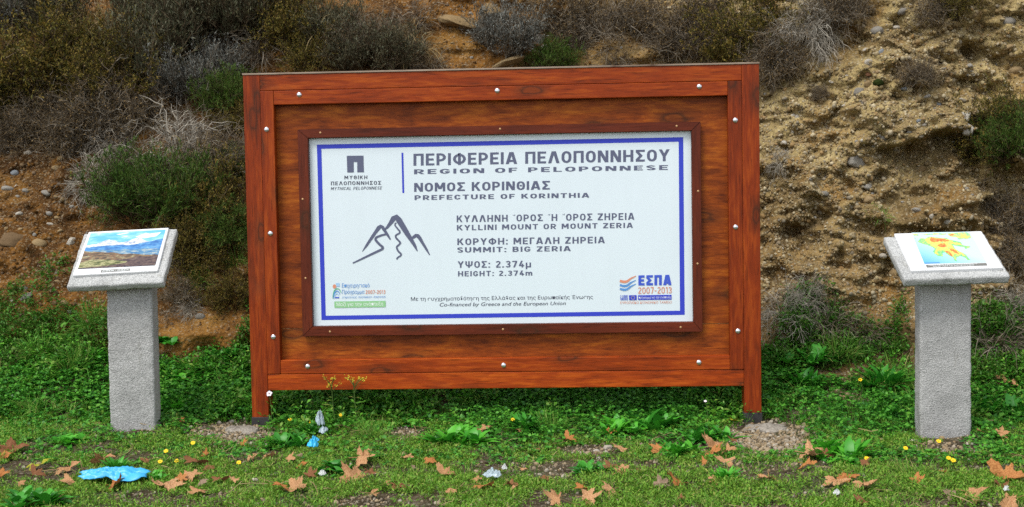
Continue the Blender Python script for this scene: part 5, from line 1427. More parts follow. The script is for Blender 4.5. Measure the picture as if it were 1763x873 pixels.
SHRUBS = [
 # upper left
 (18, 25, 60, 'silver', 'blue-grey shrub cut by the top left corner of the photo'),
 (95, 30, 60, 'heather', 'grey-green shrub along the top edge between the blue-grey corner shrub and the straw grass'),
 (60, 105, 85, 'olive', 'broad olive bush with yellow tips at the left edge of the bank'),
 (15, 165, 60, 'olive', 'dark olive bush under the broad yellow-tipped one at the left edge'),
 (205, 25, 62, 'straw', 'long drooping straw grass hanging from the top of the bank at upper left'),
 (150, 40, 48, 'straw', 'smaller straw grass tuft left of the long drooping one'),
 (185, 125, 62, 'olive', 'brownish olive bush with ochre tips between yellow-tipped bush and dark heathery shrubs'),
 (265, 105, 66, 'heather', 'dark heathery shrub above the bare hollow left of the board'),
 (330, 45, 72, 'heather', 'tall grey-green shrub at the top edge left of the board corner'),
 (405, 35, 66, 'heather', 'tall pale-tipped grey-green shrub right above the left board corner'),
 (285, 40, 52, 'heather', 'grey-green shrub between the straw grass and the tall shrubs'),
 (70, 190, 45, 'twiggy', 'small bare grey shrub under the olive bushes above the orange slope'),
 (165, 185, 58, 'twiggy', 'bushy grey leafless shrub above the dead sticks on the left bank'),
 (215, 195, 55, 'twiggy', 'brown-grey leafless shrub left of the single upright dead sprig'),
 (332, 135, 52, 'silver', 'silvery shrub beside the bare hollow left of the board'),
 (385, 120, 45, 'silver', 'silvery shrub touching the left board post near its top'),
 (393, 165, 40, 'green', 'light green bush beside the upper left board post'),
 (250, 190, 26, 'twiggy', 'single upright dead sprig in the bare hollow left of the board'),
 (205, 230, 48, 'dead', 'tangle of grey dead branches over the orange slope'),
 (165, 285, 42, 'dead', 'bleached blue-grey dead twigs lying at the edge of the orange slope'),
 (300, 225, 62, 'dead', 'fan of bleached dead stems left of the board'),
 (330, 275, 62, 'straw', 'heap of fallen straw below the fan of bleached stems'),
 (265, 280, 55, 'strawgrey', 'greyish dry grass heap left of the fallen straw'),
 (385, 235, 40, 'strawgrey', 'dry grass tuft beside the middle of the left board post'),
 (400, 290, 34, 'green', 'small light green bush against the left board post at mid height'),
 (235, 335, 62, 'green', 'bright green bush behind the mountain photograph slab'),
 (310, 345, 64, 'green', 'bright green bush right of the one behind the mountain photograph slab'),
 (380, 350, 60, 'olive', 'dark olive bush against the lower left board post'),
 (350, 390, 50, 'olive', 'dark olive bush under the bright green ones beside the mountain slab'),
 (250, 15, 50, 'heather', 'grey-green shrub at the top edge over the straw grass tips'),
 (120, 95, 50, 'olive', 'olive bush right of the broad yellow-tipped one'),
 (225, 80, 50, 'olive', 'olive brown bush under the drooping straw grass'),
 (352, 205, 46, 'strawgrey', 'dry grey grass between the bare hollow and the fan of bleached stems'),
 (370, 275, 46, 'twiggy', 'grey leafless shrub between straw heap and the left board post'),
 (220, 290, 40, 'twiggy', 'brown-grey leafless shrub above the left bright green bush'),
 (405, 205, 30, 'olive', 'small olive bush against the left board post under the light green one'),
 (335, 440, 44, 'olive', 'dark olive scrub on the earth between the mountain slab and the left board post'),
 (400, 400, 40, 'green', 'dull green bush against the left board post below mid height'),
 (395, 500, 38, 'olive', 'low dark scrub against the lower part of the left board post'),
 (310, 505, 30, 'twiggy', 'small leafless scrub right of the top of the mountain photograph pillar'),
 (30, 225, 40, 'twiggy', 'leafless grey shrub at the left edge above the orange slope'),
 (120, 225, 44, 'twiggy', 'leafless brown shrub on the upper rim of the orange slope'),
 (720, 20, 40, 'strawgrey', 'dry grass at the top edge directly above the tan boulder'),
 (685, 85, 36, 'twiggy', 'small leafless shrub under the pale straw grass by the boulder'),
 # above the board
 (455, 70, 46, 'strawgrey', 'grey dry grass above the left corner of the board'),
 (505, 40, 58, 'olive', 'brown olive bush at the top edge above the left board corner'),
 (545, 90, 42, 'olive', 'small brown olive bush just above the top rail'),
 (590, 35, 52, 'straw', 'brown straw grass at the top edge left of the tan boulder'),
 (610, 100, 44, 'heather', 'low grey-green shrub behind the top rail left of the straw tuft'),
 (665, 100, 46, 'heather', 'low grey-green shrub behind the top rail close to the straw tuft'),
 (655, 40, 50, 'strawgrey', 'grey dry grass at the top edge left of the tan boulder'),
 (705, 60, 44, 'straw', 'pale straw grass just left of the tan boulder'),
 (742, 96, 26, 'strawgrey', 'small grey grass tuft under the tan boulder'),
 (868, 58, 50, 'silver', 'round silvery cushion shrub right of the tan boulder'),
 (955, 102, 34, 'green', 'small green plant behind the top rail below the silvery cushion shrub'),
 (975, 20, 48, 'twiggy', 'bare grey shrub at the top edge right of the silvery cushion shrub'),
 (1035, 25, 50, 'strawgrey', 'hanging grey dry grass at the top edge above the middle of the board'),
 (1095, 30, 52, 'twiggy', 'violet-grey leafless shrub at the top edge above the right half of the board'),
 (1060, 95, 30, 'strawgrey', 'low dry grass just above the top rail right of the small green plant'),
 (1150, 60, 40, 'strawgrey', 'grey dry grass between two leafless shrubs above the board'),
 (1190, 55, 50, 'twiggy', 'grey leafless shrub hanging above the right half of the top rail'),
 (1225, 15, 46, 'twiggy', 'brown-grey leafless shrub cut by the top edge near the right board corner'),
 (1300, 45, 68, 'olive', 'big brown olive bush above the right board corner'),
 (1345, 90, 46, 'twiggy', 'grey leafless shrub just right of the right board corner'),
 (1265, 95, 36, 'olive', 'small olive bush behind the right end of the top rail'),
 (1390, 20, 46, 'dead', 'grey dead stems hanging over the cliff top right of the board'),
 (1440, 10, 42, 'twiggy', 'dark leafless shrub at the very top of the tan cliff'),
 (1610, 8, 34, 'twiggy', 'leafless shrub at the top edge over the middle of the tan cliff'),
 (1650, 5, 30, 'olive', 'small olive shrub at the top edge over the right part of the cliff'),
 (565, 55, 44, 'heather', 'grey-green shrub between the brown olive bush and the straw grass above the board'),
 (480, 20, 46, 'heather', 'grey-green shrub at the top edge above the left end of the top rail'),
 (620, 60, 44, 'twiggy', 'leafless brown shrub above the low grey-green ones left of the boulder'),
 (1000, 60, 36, 'strawgrey', 'dry grass tuft below the bare shrub right of the silvery cushion shrub'),
 (1240, 50, 44, 'strawgrey', 'hanging dry grass left of the big brown olive bush'),
 # on the cliff
 (1582, 118, 28, 'twiggy', 'lone grey twiggy shrub growing out of the tan cliff face'),
 (1412, 72, 18, 'dead', 'little bunch of dead stalks on the edge of the tan cliff'),
 (1410, 160, 14, 'twiggy', 'tiny grey twig plant on the pale part of the cliff'),
 (1340, 270, 18, 'dead', 'tiny bleached twig plant beside the upper right board post'),
 (1515, 370, 22, 'tuft', 'little green grass tuft low on the tan cliff'),
 (1715, 215, 52, 'olive', 'dark olive bush under the overhang at the right edge'),
 (1745, 250, 46, 'green', 'dark green leafy bush below the overhang at the right edge'),
 (1690, 250, 34, 'olive', 'small olive shrub at the left end of the bush under the overhang'),
 (1735, 360, 44, 'twiggy', 'dark bare twigs below the overhang right of the relief map slab'),
 (1755, 430, 40, 'twiggy', 'bare twigs at the right edge level with the relief map slab'),
 # foot of the bank, right
 (1350, 520, 40, 'dead', 'grey dead stalks leaning on the bank just right of the board'),
 (1430, 535, 46, 'strawgrey', 'heap of grey dry grass at the foot of the cliff'),
 (1490, 555, 36, 'strawgrey', 'smaller grey dry grass heap left of the relief map pillar'),
 (1390, 500, 30, 'dead', 'thin dead stalks above the heap of grey dry grass'),
 (1715, 560, 52, 'strawgrey', 'grey dry grass heap right of the relief map pillar'),
 (1745, 500, 44, 'dead', 'dead stems on the bank right of the relief map pillar'),
 (1445, 590, 40, 'tuft', 'long-bladed green tuft below the grey dry grass heap'),
 # foot of the bank, left
 (155, 535, 42, 'tuft', 'long green grass tuft under the left edge of the mountain photograph slab'),
 (70, 590, 40, 'tuft', 'green grass tuft at the foot of the orange slope near the left edge'),
 (120, 610, 44, 'tuft', 'long green grass left of the mountain photograph pillar'),
 (345, 470, 30, 'tuft', 'green grass tuft on the dark bank beside the left board post'),
 (405, 440, 24, 'tuft', 'small green grass tuft touching the left board post'),
 (330, 520, 26, 'dead', 'dead twigs on the dark earth between pillar and left board post'),
 (300, 430, 26, 'dead', 'broken grey twigs just right of the mountain photograph slab'),
]
for a in SHRUBS: shrub(*a)

# broad-leaved weeds
def weed_mesh(seed, n=30, L=1.0, w=0.24, arch=0.6, rosette=True):
    r = np.random.default_rng(seed)
    Vs, Fs, o = [], [], 0
    K = 6
    for i in range(n):
        az = r.random() * 6.283; el = math.radians(r.uniform(18, 80)); l = L * r.uniform(0.55, 1.1)
        d = np.array([math.cos(az), math.sin(az), 0]); sd = np.array([-math.sin(az), math.cos(az), 0])
        tw_ = r.normal() * 0.4
        for k in range(K + 1):
            t = k / K
            c = d * (math.cos(el) * l * t + 0.25 * l * t * t) + np.array([0, 0, 1.0]) * (math.sin(el) * l * t - arch * l * t * t * 0.6) + d * 0.06
            ww = w * l * (math.sin(math.pi * min(1, t ** 0.75 * 0.93 + 0.05)) ** 0.8) * 0.5 + 0.004
            ww *= 1 + 0.16 * math.sin(k * 2.9 + i)
            up_ = np.array([0, 0, 1.0]) * 0.35 + sd * tw_ * 0.3
            Vs += [c - sd * ww + up_ * ww * 0.8, c, c + sd * ww + up_ * ww * 0.8]
        for k in range(K):
            a = o + 3 * k
            Fs += [[a, a + 1, a + 4, a + 3], [a + 1, a + 2, a + 5, a + 4]]
        o += 3 * (K + 1)
    return np_mesh('leafy_weed', np.array(Vs), np.array(Fs), True)
def weed_clump(seed, n, nl, L, w, arch, R):
    r = np.random.default_rng(seed)
    Vs, Fs, o = [], [], 0
    for i in range(n):
        me = weed_mesh(seed * 50 + i, nl, L * r.uniform(0.8, 1.15), w, arch)
        V = np.array([v.co[:] for v in me.vertices]); F = np.array([p.vertices[:] for p in me.polygons])
        a = r.random() * 6.283; q = R * math.sqrt(r.random())
        V = V + np.array([q * math.cos(a), q * math.sin(a), 0.10 * (1 - q / R)])
        Vs.append(V); Fs.append(F + o); o += len(V)
        bpy.data.meshes.remove(me)
    return np_mesh('leafy_weed', np.concatenate(Vs), np.concatenate(Fs), True)
WEEDM = [weed_clump(31, 8, 15, 0.56, 0.34, 0.45, 0.55), weed_clump(32, 9, 14, 0.50, 0.42, 0.5, 0.6), weed_clump(33, 7, 16, 0.62, 0.22, 0.4, 0.5), weed_clump(34, 9, 12, 0.44, 0.62, 0.6, 0.62)]
def weed(u, v, r, kind, mat, label, sz=1.0):
    p, nrm, mpp = hit(u, v + r * 0.45)
    o = bpy.data.objects.new('leafy_weed', WEEDM[kind]); COL.objects.link(o)
    if not WEEDM[kind].materials: WEEDM[kind].materials.append(M['weed'])
    o.material_slots[0].link = 'OBJECT'; o.material_slots[0].material = M[mat]
    k = r * mpp * (1.15 if kind == 3 else 1.5)
    o.scale = (k, k, k * sz * 1.1)
    o.location = p - Vector((0, 0, 0.006)); o.rotation_euler = (0, 0, random.uniform(0, 6.28))
    return tag(o, label, 'weed')
WEEDS = [
 (500, 752, 36, 1, 'weed_dark', 'dark leafy weed clump just right of the left board post'),
 (545, 735, 26, 2, 'weed_dark', 'small dark weed behind the clear plastic strip'),
 (575, 793, 46, 3, 'weed_dark', 'round-leaved dark weed clump beside the cyan plastic scraps'),
 (782, 742, 46, 1, 'weed', 'bright green leafy weed clump below the middle of the board'),
 (835, 725, 30, 3, 'weed', 'smaller bright weed behind the clump below the board middle'),
 (1065, 727, 38, 0, 'weed', 'pointed-leaved weed clump left of the widest one under the board'),
 (1132, 715, 52, 0, 'weed_dark', 'widest leafy weed clump under the right half of the board'),
 (1015, 800, 30, 1, 'weed_dark', 'small low weed clump left of the upright folded leaf'),
 (1168, 765, 36, 0, 'weed', 'bright tall weed clump standing in front of the widest one'),
 (1220, 740, 40, 0, 'weed_dark', 'weed clump left of the gravel round the right post'),
 (1255, 815, 30, 2, 'weed', 'thin-leaved low weed in the mat below the right post'),
 (1445, 765, 48, 0, 'weed', 'large leafy weed clump between the gravel and the relief map pillar'),
 (1460, 785, 26, 3, 'weed', 'broad-leaved weed low in front of the large clump by the relief map pillar'),
 (1345, 600, 44, 3, 'weed_dark', 'broad leaves beside the right board post below the dead stalks'),
 (1400, 600, 44, 0, 'weed_dark', 'leafy weed growing on the bank foot right of the board'),
 (1380, 650, 38, 2, 'weed_dark', 'low dark weed right of the right board post'),
 (1530, 650, 48, 2, 'weed_dark', 'tall narrow-leaved weed left of the relief map pillar'),
 (1540, 700, 40, 0, 'weed_dark', 'dark weed close to the left side of the relief map pillar'),
 (1720, 690, 42, 0, 'weed_dark', 'dark weed right of the relief map pillar'),
 (55, 848, 52, 1, 'weed_dark', 'bluish dark weed clump in the bottom left corner'),
 (120, 745, 36, 3, 'weed', 'round-leaved weed left of the mountain photograph pillar'),
 (290, 575, 34, 3, 'weed_dark', 'broad-leaved plant just right of the mountain photograph pillar'),
 (322, 635, 36, 3, 'weed', 'round-leaved weed between the pillar and the left board post'),
 (395, 595, 36, 3, 'weed_dark', 'dark weed against the lower left board post'),
 (310, 690, 34, 1, 'weed', 'bright weed right of the foot of the mountain photograph pillar'),
 (205, 800, 30, 2, 'weed_dark', 'low weed behind the blue plastic bag'),
 (258, 815, 26, 1, 'weed', 'small weed at the right end of the blue plastic bag'),
 (150, 610, 30, 2, 'weed', 'narrow-leaved weed left of the middle of the mountain photograph pillar'),
 (900, 725, 36, 2, 'weed_dark', 'thin-leaved weed at the shaded edge under the board'),
 (710, 715, 34, 3, 'weed_dark', 'round-leaved weed in the shade under the lower rail'),
]
for a in WEEDS: weed(*a)
shrub(950, 718, 42, 'tuft', 'loose green grass tuft under the middle of the lower rail')
shrub(1570, 800, 40, 'tuft', 'brownish grass tuft in front of the relief map pillar', sx=1.3, sz=0.8)
shrub(640, 735, 36, 'tuft', 'fine grass tuft under the left half of the lower rail')

# ------------------------------------------------------------------ stones, one by one
ST = [
 # orange slope, left
 (22, 409, 62, 'stone_brown', 'large flat brown rock at the left edge of the orange slope', 0.42, 4),
 (67, 418, 32, 'stone_tan', 'tan oval stone right of the large flat rock on the orange slope', 0.8, None),
 (124, 415, 20, 'stone_white', 'pale angular stone beside the left edge of the mountain photograph slab', 0.8, 5),
 (44, 510, 32, 'stone_grey', 'grey oval stone at the foot of the orange slope', 0.55, None),
 (110, 521, 22, 'stone_tan', 'tan stone just left of the slab underside', 0.7, None),
 (25, 298, 16, 'stone_blue', 'blue-grey stone high on the orange slope', 0.9, None),
 (14, 325, 24, 'stone_grey', 'flat grey stone at the left edge above the large flat rock', 0.6, None),
 (48, 263, 16, 'stone_white', 'pale stone near the top of the orange slope', 0.8, None),
 (97, 289, 18, 'stone_tan', 'tan flattish stone under the grey tangle of branches', 0.6, None),
 (104, 273, 15, 'stone_tan', 'round tan stone under the bare grey shrub', 0.9, None),
 (79, 333, 22, 'stone_grey', 'grey stone in the middle of the orange slope', 0.7, None),
 (44, 328, 14, 'stone_grey', 'small grey stone right of the flat one at the left edge', 0.7, None),
 (87, 386, 15, 'stone_white', 'small pale stone above the mountain photograph slab corner', 0.7, None),
 (172, 354, 14, 'stone_white', 'pale stone beside the bright green bush', 0.8, None),
 (158, 551, 18, 'stone_tan', 'tan stone half hidden by grass under the slab', 0.9, None),
 (48, 588, 12, 'stone_white', 'small white stone in the weeds below the orange slope', 0.8, None),
 (33, 368, 14, 'stone_white', 'small pale stone above the large flat brown rock', 0.7, None),
 (128, 330, 12, 'stone_grey', 'small grey stone left of the bleached twigs', 0.7, None),
 (345, 545, 20, 'stone_grey', 'grey stone on dark earth left of the left board post', 0.8, None),
 (318, 480, 20, 'stone_tan', 'tan stone on the bank right of the slab underside', 0.7, None),
 (335, 455, 16, 'stone_brown', 'brown stone between the slab and the left board post', 0.7, None),
 # above the board
 (795, 38, 84, 'stone_tan', 'large tan boulder sticking out of the bank above the board', 0.42, 4),
 (845, 20, 44, 'stone_tan', 'tan rock at the upper right end of the large boulder', 0.6, 5),
 (925, 68, 42, 'stone_grey', 'pale angular rock right of the silvery cushion shrub', 0.6, 5),
 (940, 82, 24, 'stone_white', 'pale small rock just under the angular one by the silvery shrub', 0.6, 5),
 (880, 105, 70, 'stone_tan', 'flat pale rock just behind the top rail under the silvery shrub', 0.3, 4),
 (1021, 77, 18, 'stone_tan', 'single tan stone above the middle of the top rail', 0.8, None),
 (1131, 82, 28, 'stone_tan', 'tan angular rock between the dry grass above the top rail', 0.6, 5),
 (1012, 27, 12, 'stone_grey', 'small grey stone near the top edge above the board middle', 0.8, None),
 (1142, 45, 12, 'stone_tan', 'small tan stone among grey grass above the board', 0.8, None),
 # tan cliff
 (1544, 48, 24, 'stone_white', 'large pale oval stone high on the tan cliff', 0.7, None),
 (1510, 52, 24, 'stone_grey', 'grey stone left of the large pale oval one', 0.8, None),
 (1553, 19, 18, 'stone_grey', 'grey stone near the top edge above the pale oval one', 0.9, None),
 (1567, 10, 12, 'stone_white', 'small pale stone at the top edge of the cliff', 0.8, None),
 (1477, 30, 16, 'stone_tan', 'tan stone at the cliff top beside the hanging dead stems', 0.8, None),
 (1439, 81, 16, 'stone_tan', 'upright tan stone at the left edge of the cliff', 1.3, None),
 (1414, 102, 16, 'stone_white', 'pale stone where the olive bush meets the cliff', 0.7, None),
 (1497, 127, 18, 'stone_red', 'reddish stone on the upper left part of the cliff', 0.9, None),
 (1495, 107, 16, 'stone_white', 'white stone just above the reddish one', 0.8, None),
 (1517, 91, 12, 'stone_blue', 'blue-grey upright stone right of the white one', 1.3, None),
 (1490, 86, 12, 'stone_white', 'small pale stone above the white one by the reddish stone', 0.7, None),
 (1446, 100, 14, 'stone_tan', 'tan stone left of the white and reddish pair', 0.8, None),
 (1478, 157, 20, 'stone_grey', 'grey stone under the moss cushion', 0.8, None),
 (1495, 145, 16, 'stone_tan', 'tan stone touching the moss cushion', 0.9, None),
 (1559, 153, 18, 'stone_blue', 'blue-grey flat stone right of the moss cushion', 0.6, None),
 (1525, 170, 18, 'stone_tan', 'tan stone between the moss cushion and the flat blue-grey stone', 0.8, None),
 (1591, 214, 10, 'stone_white', 'bright white pebble above the overhang', 0.9, None),
 (1582, 208, 10, 'stone_blue', 'blue pebble beside the bright white one', 0.9, None),
 (1616, 179, 12, 'stone_blue', 'blue-grey stone in the middle of the cliff', 0.9, None),
 (1597, 166, 14, 'stone_grey', 'grey stone left of the blue-grey one in mid cliff', 0.8, None),
 (1748, 121, 26, 'stone_tan', 'large tan stone at the right edge of the cliff', 0.7, None),
 (1736, 80, 26, 'stone_tan', 'flat tan stone near the upper right corner', 0.5, None),
 (1738, 36, 24, 'stone_grey', 'grey stone in the upper right corner of the cliff', 0.7, None),
 (1520, 238, 20, 'stone_grey', 'grey stone at the left end of the overhang', 0.9, None),
 (1476, 276, 46, 'stone_grey', 'large squarish block jutting from the cliff left of the overhang', 0.8, 5),
 (1420, 334, 18, 'stone_grey', 'grey stone low on the cliff right of the board', 0.8, None),
 (1391, 332, 15, 'stone_tan', 'tan stone left of the grey one low on the cliff', 1.1, None),
 (1495, 322, 20, 'stone_grey', 'grey stone below the squarish block', 0.9, None),
 (1495, 345, 22, 'stone_tan', 'tan stone under the grey one below the squarish block', 0.7, None),
 (1475, 357, 16, 'stone_tan', 'tan stone low on the cliff left of the green tuft', 0.8, None),
 (1605, 373, 13, 'stone_white', 'white stone above the relief map slab', 0.9, None),
 (1631, 382, 13, 'stone_white', 'white stone close above the relief map slab edge', 0.8, None),
 (1578, 362, 16, 'stone_grey', 'grey stone above the left part of the relief map slab', 0.7, None),
 (1587, 290, 16, 'stone_tan', 'tan stone in the damp earth under the overhang', 0.8, None),
 (1637, 292, 18, 'stone_tan', 'flat tan stone under the middle of the overhang', 0.5, None),
 (1403, 374, 10, 'stone_white', 'small white stone near the middle of the right board post', 0.9, None),
 (1664, 200, 20, 'stone_white', 'white lichen-covered stone left of the dark olive bush', 1.2, 5),
 (1668, 225, 22, 'stone_white', 'lower white lichen-covered stone left of the dark olive bush', 1.2, 5),
 (1540, 470, 20, 'stone_tan', 'tan stone left of the relief map pillar top', 0.8, None),
 (1520, 440, 14, 'stone_white', 'pale stone left of the relief map slab', 0.8, None),
 (1682, 520, 16, 'stone_tan', 'tan stone right of the relief map pillar near its top', 0.8, None),
 (1540, 620, 22, 'stone_tan', 'tan stone at the foot of the cliff left of the relief map pillar', 0.7, None),
 # on the ground
 (168, 733, 27, 'stone_tan', 'tan rock lying at the left foot of the mountain photograph pillar', 0.85, 4),
 (1576, 761, 26, 'stone_white', 'pale rock lying in front of the relief map pillar', 0.7, 4),
 (1675, 765, 12, 'stone_white', 'white pebble right of the relief map pillar foot', 0.9, None),
 (1393, 687, 30, 'stone_grey', 'pale grey rock in weeds right of the right footing', 0.7, 5),
 (1452, 686, 26, 'stone_tan', 'tan flat rock midway between footing and relief map pillar', 0.6, 5),
 (1483, 818, 13, 'stone_white', 'small pale stone in the foreground right of the brown leaf group', 0.9, None),
 (1432, 815, 12, 'stone_tan', 'small tan stone in the foreground near the large tan leaf', 0.9, None),
 (1534, 817, 13, 'stone_grey', 'small grey stone in front of the brownish grass tuft', 0.9, None),
 (1236, 712, 20, 'stone_white', 'pale rock left of the right board post', 0.8, 5),
 (1215, 712, 20, 'stone_tan', 'tan rock beside the pale one left of the right board post', 0.7, 5),
 (1266, 711, 14, 'stone_grey', 'grey rock touching the left side of the right board post', 0.8, None),
 (488, 718, 15, 'stone_grey', 'grey stone just right of the left board post', 0.9, None),
 (475, 706, 26, 'stone_tan', 'flat tan stone behind the left board post', 0.45, None),
 (1045, 772, 20, 'stone_white', 'largest pale stone of the small heap left of the bright weed', 0.8, 5),
 (1027, 777, 14, 'stone_white', 'pale stone at the left side of the small heap', 0.8, None),
 (962, 773, 12, 'stone_tan', 'tan stone beside the dark orange curled leaf', 0.9, None),
 (1018, 741, 18, 'stone_white', 'flat pale stone at the edge of the shade under the board', 0.5, None),
 (400, 726, 16, 'stone_grey', 'grey stone lying on the left footing', 0.7, None),
 (338, 757, 14, 'stone_white', 'flat pale stone left of the left footing', 0.4, None),
 (332, 741, 12, 'stone_tan', 'tan stone between the pillar foot and the left footing', 0.6, None),
 (475, 816, 10, 'stone_white', 'small round white stone in the foreground mat left of the cyan scraps', 0.9, None),
 (1708, 785, 16, 'stone_tan', 'tan stone in the grass right of the relief map pillar', 0.8, None),
 (1740, 738, 18, 'stone_grey', 'grey stone at the right edge in the weeds', 0.8, None),
]
for (u, v, w, mt_, lab, asp, kd) in ST:
    stone(u, v, w, mt_, lab, None, aspect=asp, kind=kd)
V, F = ico(4)
W = V * np.array([1, 1, 0.75]) * (1 + 0.1 * fbm(V[:, 0] * 4, V[:, 1] * 4, V[:, 2] * 4, 3))[:, None]
p, nrm, mpp = hit(1512, 143)
mo = link_mesh('moss_cushion', np_mesh('moss_cushion', W, F, True), M['moss'])
mo.location = p; mo.scale = (9 * mpp,) * 3
tag(mo, 'dark round moss cushion on the upper left part of the tan cliff', 'moss')
# middling stones that nothing tells apart, by zone of the bank
def zone(n, u0, u1, v0, v1, mats, s0, s1, label, group):
    c = 0
    for _ in range(n):
        u = random.uniform(u0, u1); v = random.uniform(v0, v1)
        stone(u, v, random.uniform(s0, s1) ** 1.0, random.choice(mats), label, group, aspect=random.uniform(0.6, 1.0))
zone(70, 1315, 1763, 110, 260, ['stone_grey', 'stone_tan', 'stone_tan', 'stone_white'], 6, 11, 'thumb-sized rounded stone embedded in the upper tan cliff right of the board', 'small stones in the upper cliff')
zone(62, 1315, 1763, 270, 520, ['stone_tan', 'stone_tan', 'stone_white', 'stone_grey'], 6, 10, 'thumb-sized rounded stone embedded in the lower tan cliff right of the board', 'small stones in the lower cliff')
zone(70, 0, 175, 240, 560, ['stone_tan', 'stone_brown', 'stone_brown', 'stone_grey', 'stone_tan', 'stone_brown', 'stone_white'], 6, 12, 'thumb-sized stone embedded in the orange slope at left', 'small stones in the orange slope')
zone(12, 760, 1200, 10, 110, ['stone_tan', 'stone_grey'], 6, 9, 'thumb-sized stone in the brown earth above the board', 'small stones above the board')

# ------------------------------------------------------------------ fallen plane leaves
def leaf_mesh(seed, curl, upright=False):
    r = np.random.default_rng(seed)
    na, nr_ = 60, 5
    th = np.linspace(0, 2 * math.pi, na, endpoint=False)
    lobes = [(90, 1.0), (38, 0.92), (142, 0.92), (-14, 0.70), (194, 0.70)]
    rad = np.full(na, 0.30)
    for a, l in lobes:
        dlt = np.degrees(np.angle(np.exp(1j * (th - np.radians(a + r.normal() * 4)))))
        rad = np.maximum(rad, l * r.uniform(0.85, 1.05) * np.clip(1 - (np.abs(dlt) / 36.0), 0, 1) ** 0.8 + 0.26)
    dn = np.degrees(np.angle(np.exp(1j * (th + math.pi / 2))))
    rad = np.where(np.abs(dn) < 30, 0.20 + 0.006 * np.abs(dn), rad)
    for a in range(int(r.integers(0, 3))):
        dn2 = np.degrees(np.angle(np.exp(1j * (th - np.radians(r.uniform(0, 360))))))
        rad = np.where(np.abs(dn2) < r.uniform(14, 30), rad * r.uniform(0.45, 0.75), rad)
    rad = rad * (1 + 0.07 * np.where(np.arange(na) % 2 == 0, 1, -1)) * 0.62
    Vs = [(0, 0, 0)]
    ax = r.random() * 6.28
    def zz(x, y):
        c = math.cos(ax) * x + math.sin(ax) * y; s_ = -math.sin(ax) * x + math.cos(ax) * y
        return curl * (1.1 * c * c - 0.35 * s_ * s_) + 0.20 * float(vnoise(x * 3.2 + seed, y * 3.2, 0.5)) + 0.07 * float(vnoise(x * 9 + seed, y * 9, 2.5)) + 0.03 * math.cos(5 * math.atan2(y, x)) * math.hypot(x, y)
    for k in range(1, nr_ + 1):
        for i in range(na):
            q = rad[i] * k / nr_
            Vs.append((q * math.cos(th[i]), q * math.sin(th[i]), 0))
    Vs = np.array(Vs)
    Vs[:, 2] = [zz(x, y) for x, y, _ in Vs]
    tri = np.array([[0, 1 + i, 1 + (i + 1) % na] for i in range(na)])
    quad = np.array([[1 + k * na + i, 1 + (k + 1) * na + i, 1 + (k + 1) * na + (i + 1) % na, 1 + k * na + (i + 1) % na] for k in range(nr_ - 1) for i in range(na)])
    # stalk
    m0 = len(Vs); sv = []
    for k in range(5):
        t = k / 4
        c = np.array([0.05 * t * t, -0.10 - 0.42 * t, 0.05 * t + zz(0, -0.1)])
        for a in (0, 2.09, 4.19): sv.append(c + 0.013 * np.array([math.cos(a), 0, math.sin(a)]))
    sq = np.array([[m0 + 3 * k + j, m0 + 3 * k + (j + 1) % 3, m0 + 3 * (k + 1) + (j + 1) % 3, m0 + 3 * (k + 1) + j] for k in range(4) for j in range(3)])
    return np_mesh('fallen_leaf', np.concatenate([Vs, np.array(sv)]), [tri, np.concatenate([quad, sq])], False)
LEAFM = [leaf_mesh(s_, c) for s_, c in ((1, 0.2), (2, 0.5), (3, 0.8), (4, -0.5), (5, 1.0), (6, 0.65), (7, 1.15), (8, 0.9), (9, -0.8), (10, 0.35))]
def fallen(u, v, size, mat, label, kind=None, tilt=None, spin=None):
    p, nrm, mpp = hit(u, v + 5)
    kind = random.randrange(10) if kind is None else kind
    me = LEAFM[kind]
    if not me.materials: me.materials.append(M['leaf_tan'])
    o = bpy.data.objects.new('fallen_leaf', me); COL.objects.link(o)
    o.material_slots[0].link = 'OBJECT'; o.material_slots[0].material = M[mat]
    k = min(size, 52) * mpp * random.uniform(0.88, 1.10)
    sq = random.uniform(0.55, 1.0)
    o.scale = (k * 1.1, k * (0.6 + 0.4 * sq), k)
    tl = math.radians(tilt if tilt is not None else random.uniform(2, 32))
    o.rotation_mode = 'QUATERNION'
    spin = random.uniform(0, 360) if spin is None else spin
    o.rotation_quaternion = (Matrix.Rotation(random.uniform(-0.35, 0.35), 4, 'Y') @ Matrix.Rotation(tl, 4, 'X') @ Matrix.Rotation(math.radians(spin), 4, 'Z')).to_quaternion()
    o.location = p + Vector((0, 0, 0.022 + 0.2 * k * abs(math.sin(tl))))
    return tag(o, label, 'leaf')
T, O, Bn, Yl, Gy = 'leaf_tan', 'leaf_orange', 'leaf_brown', 'leaf_yellow', 'leaf_grey'
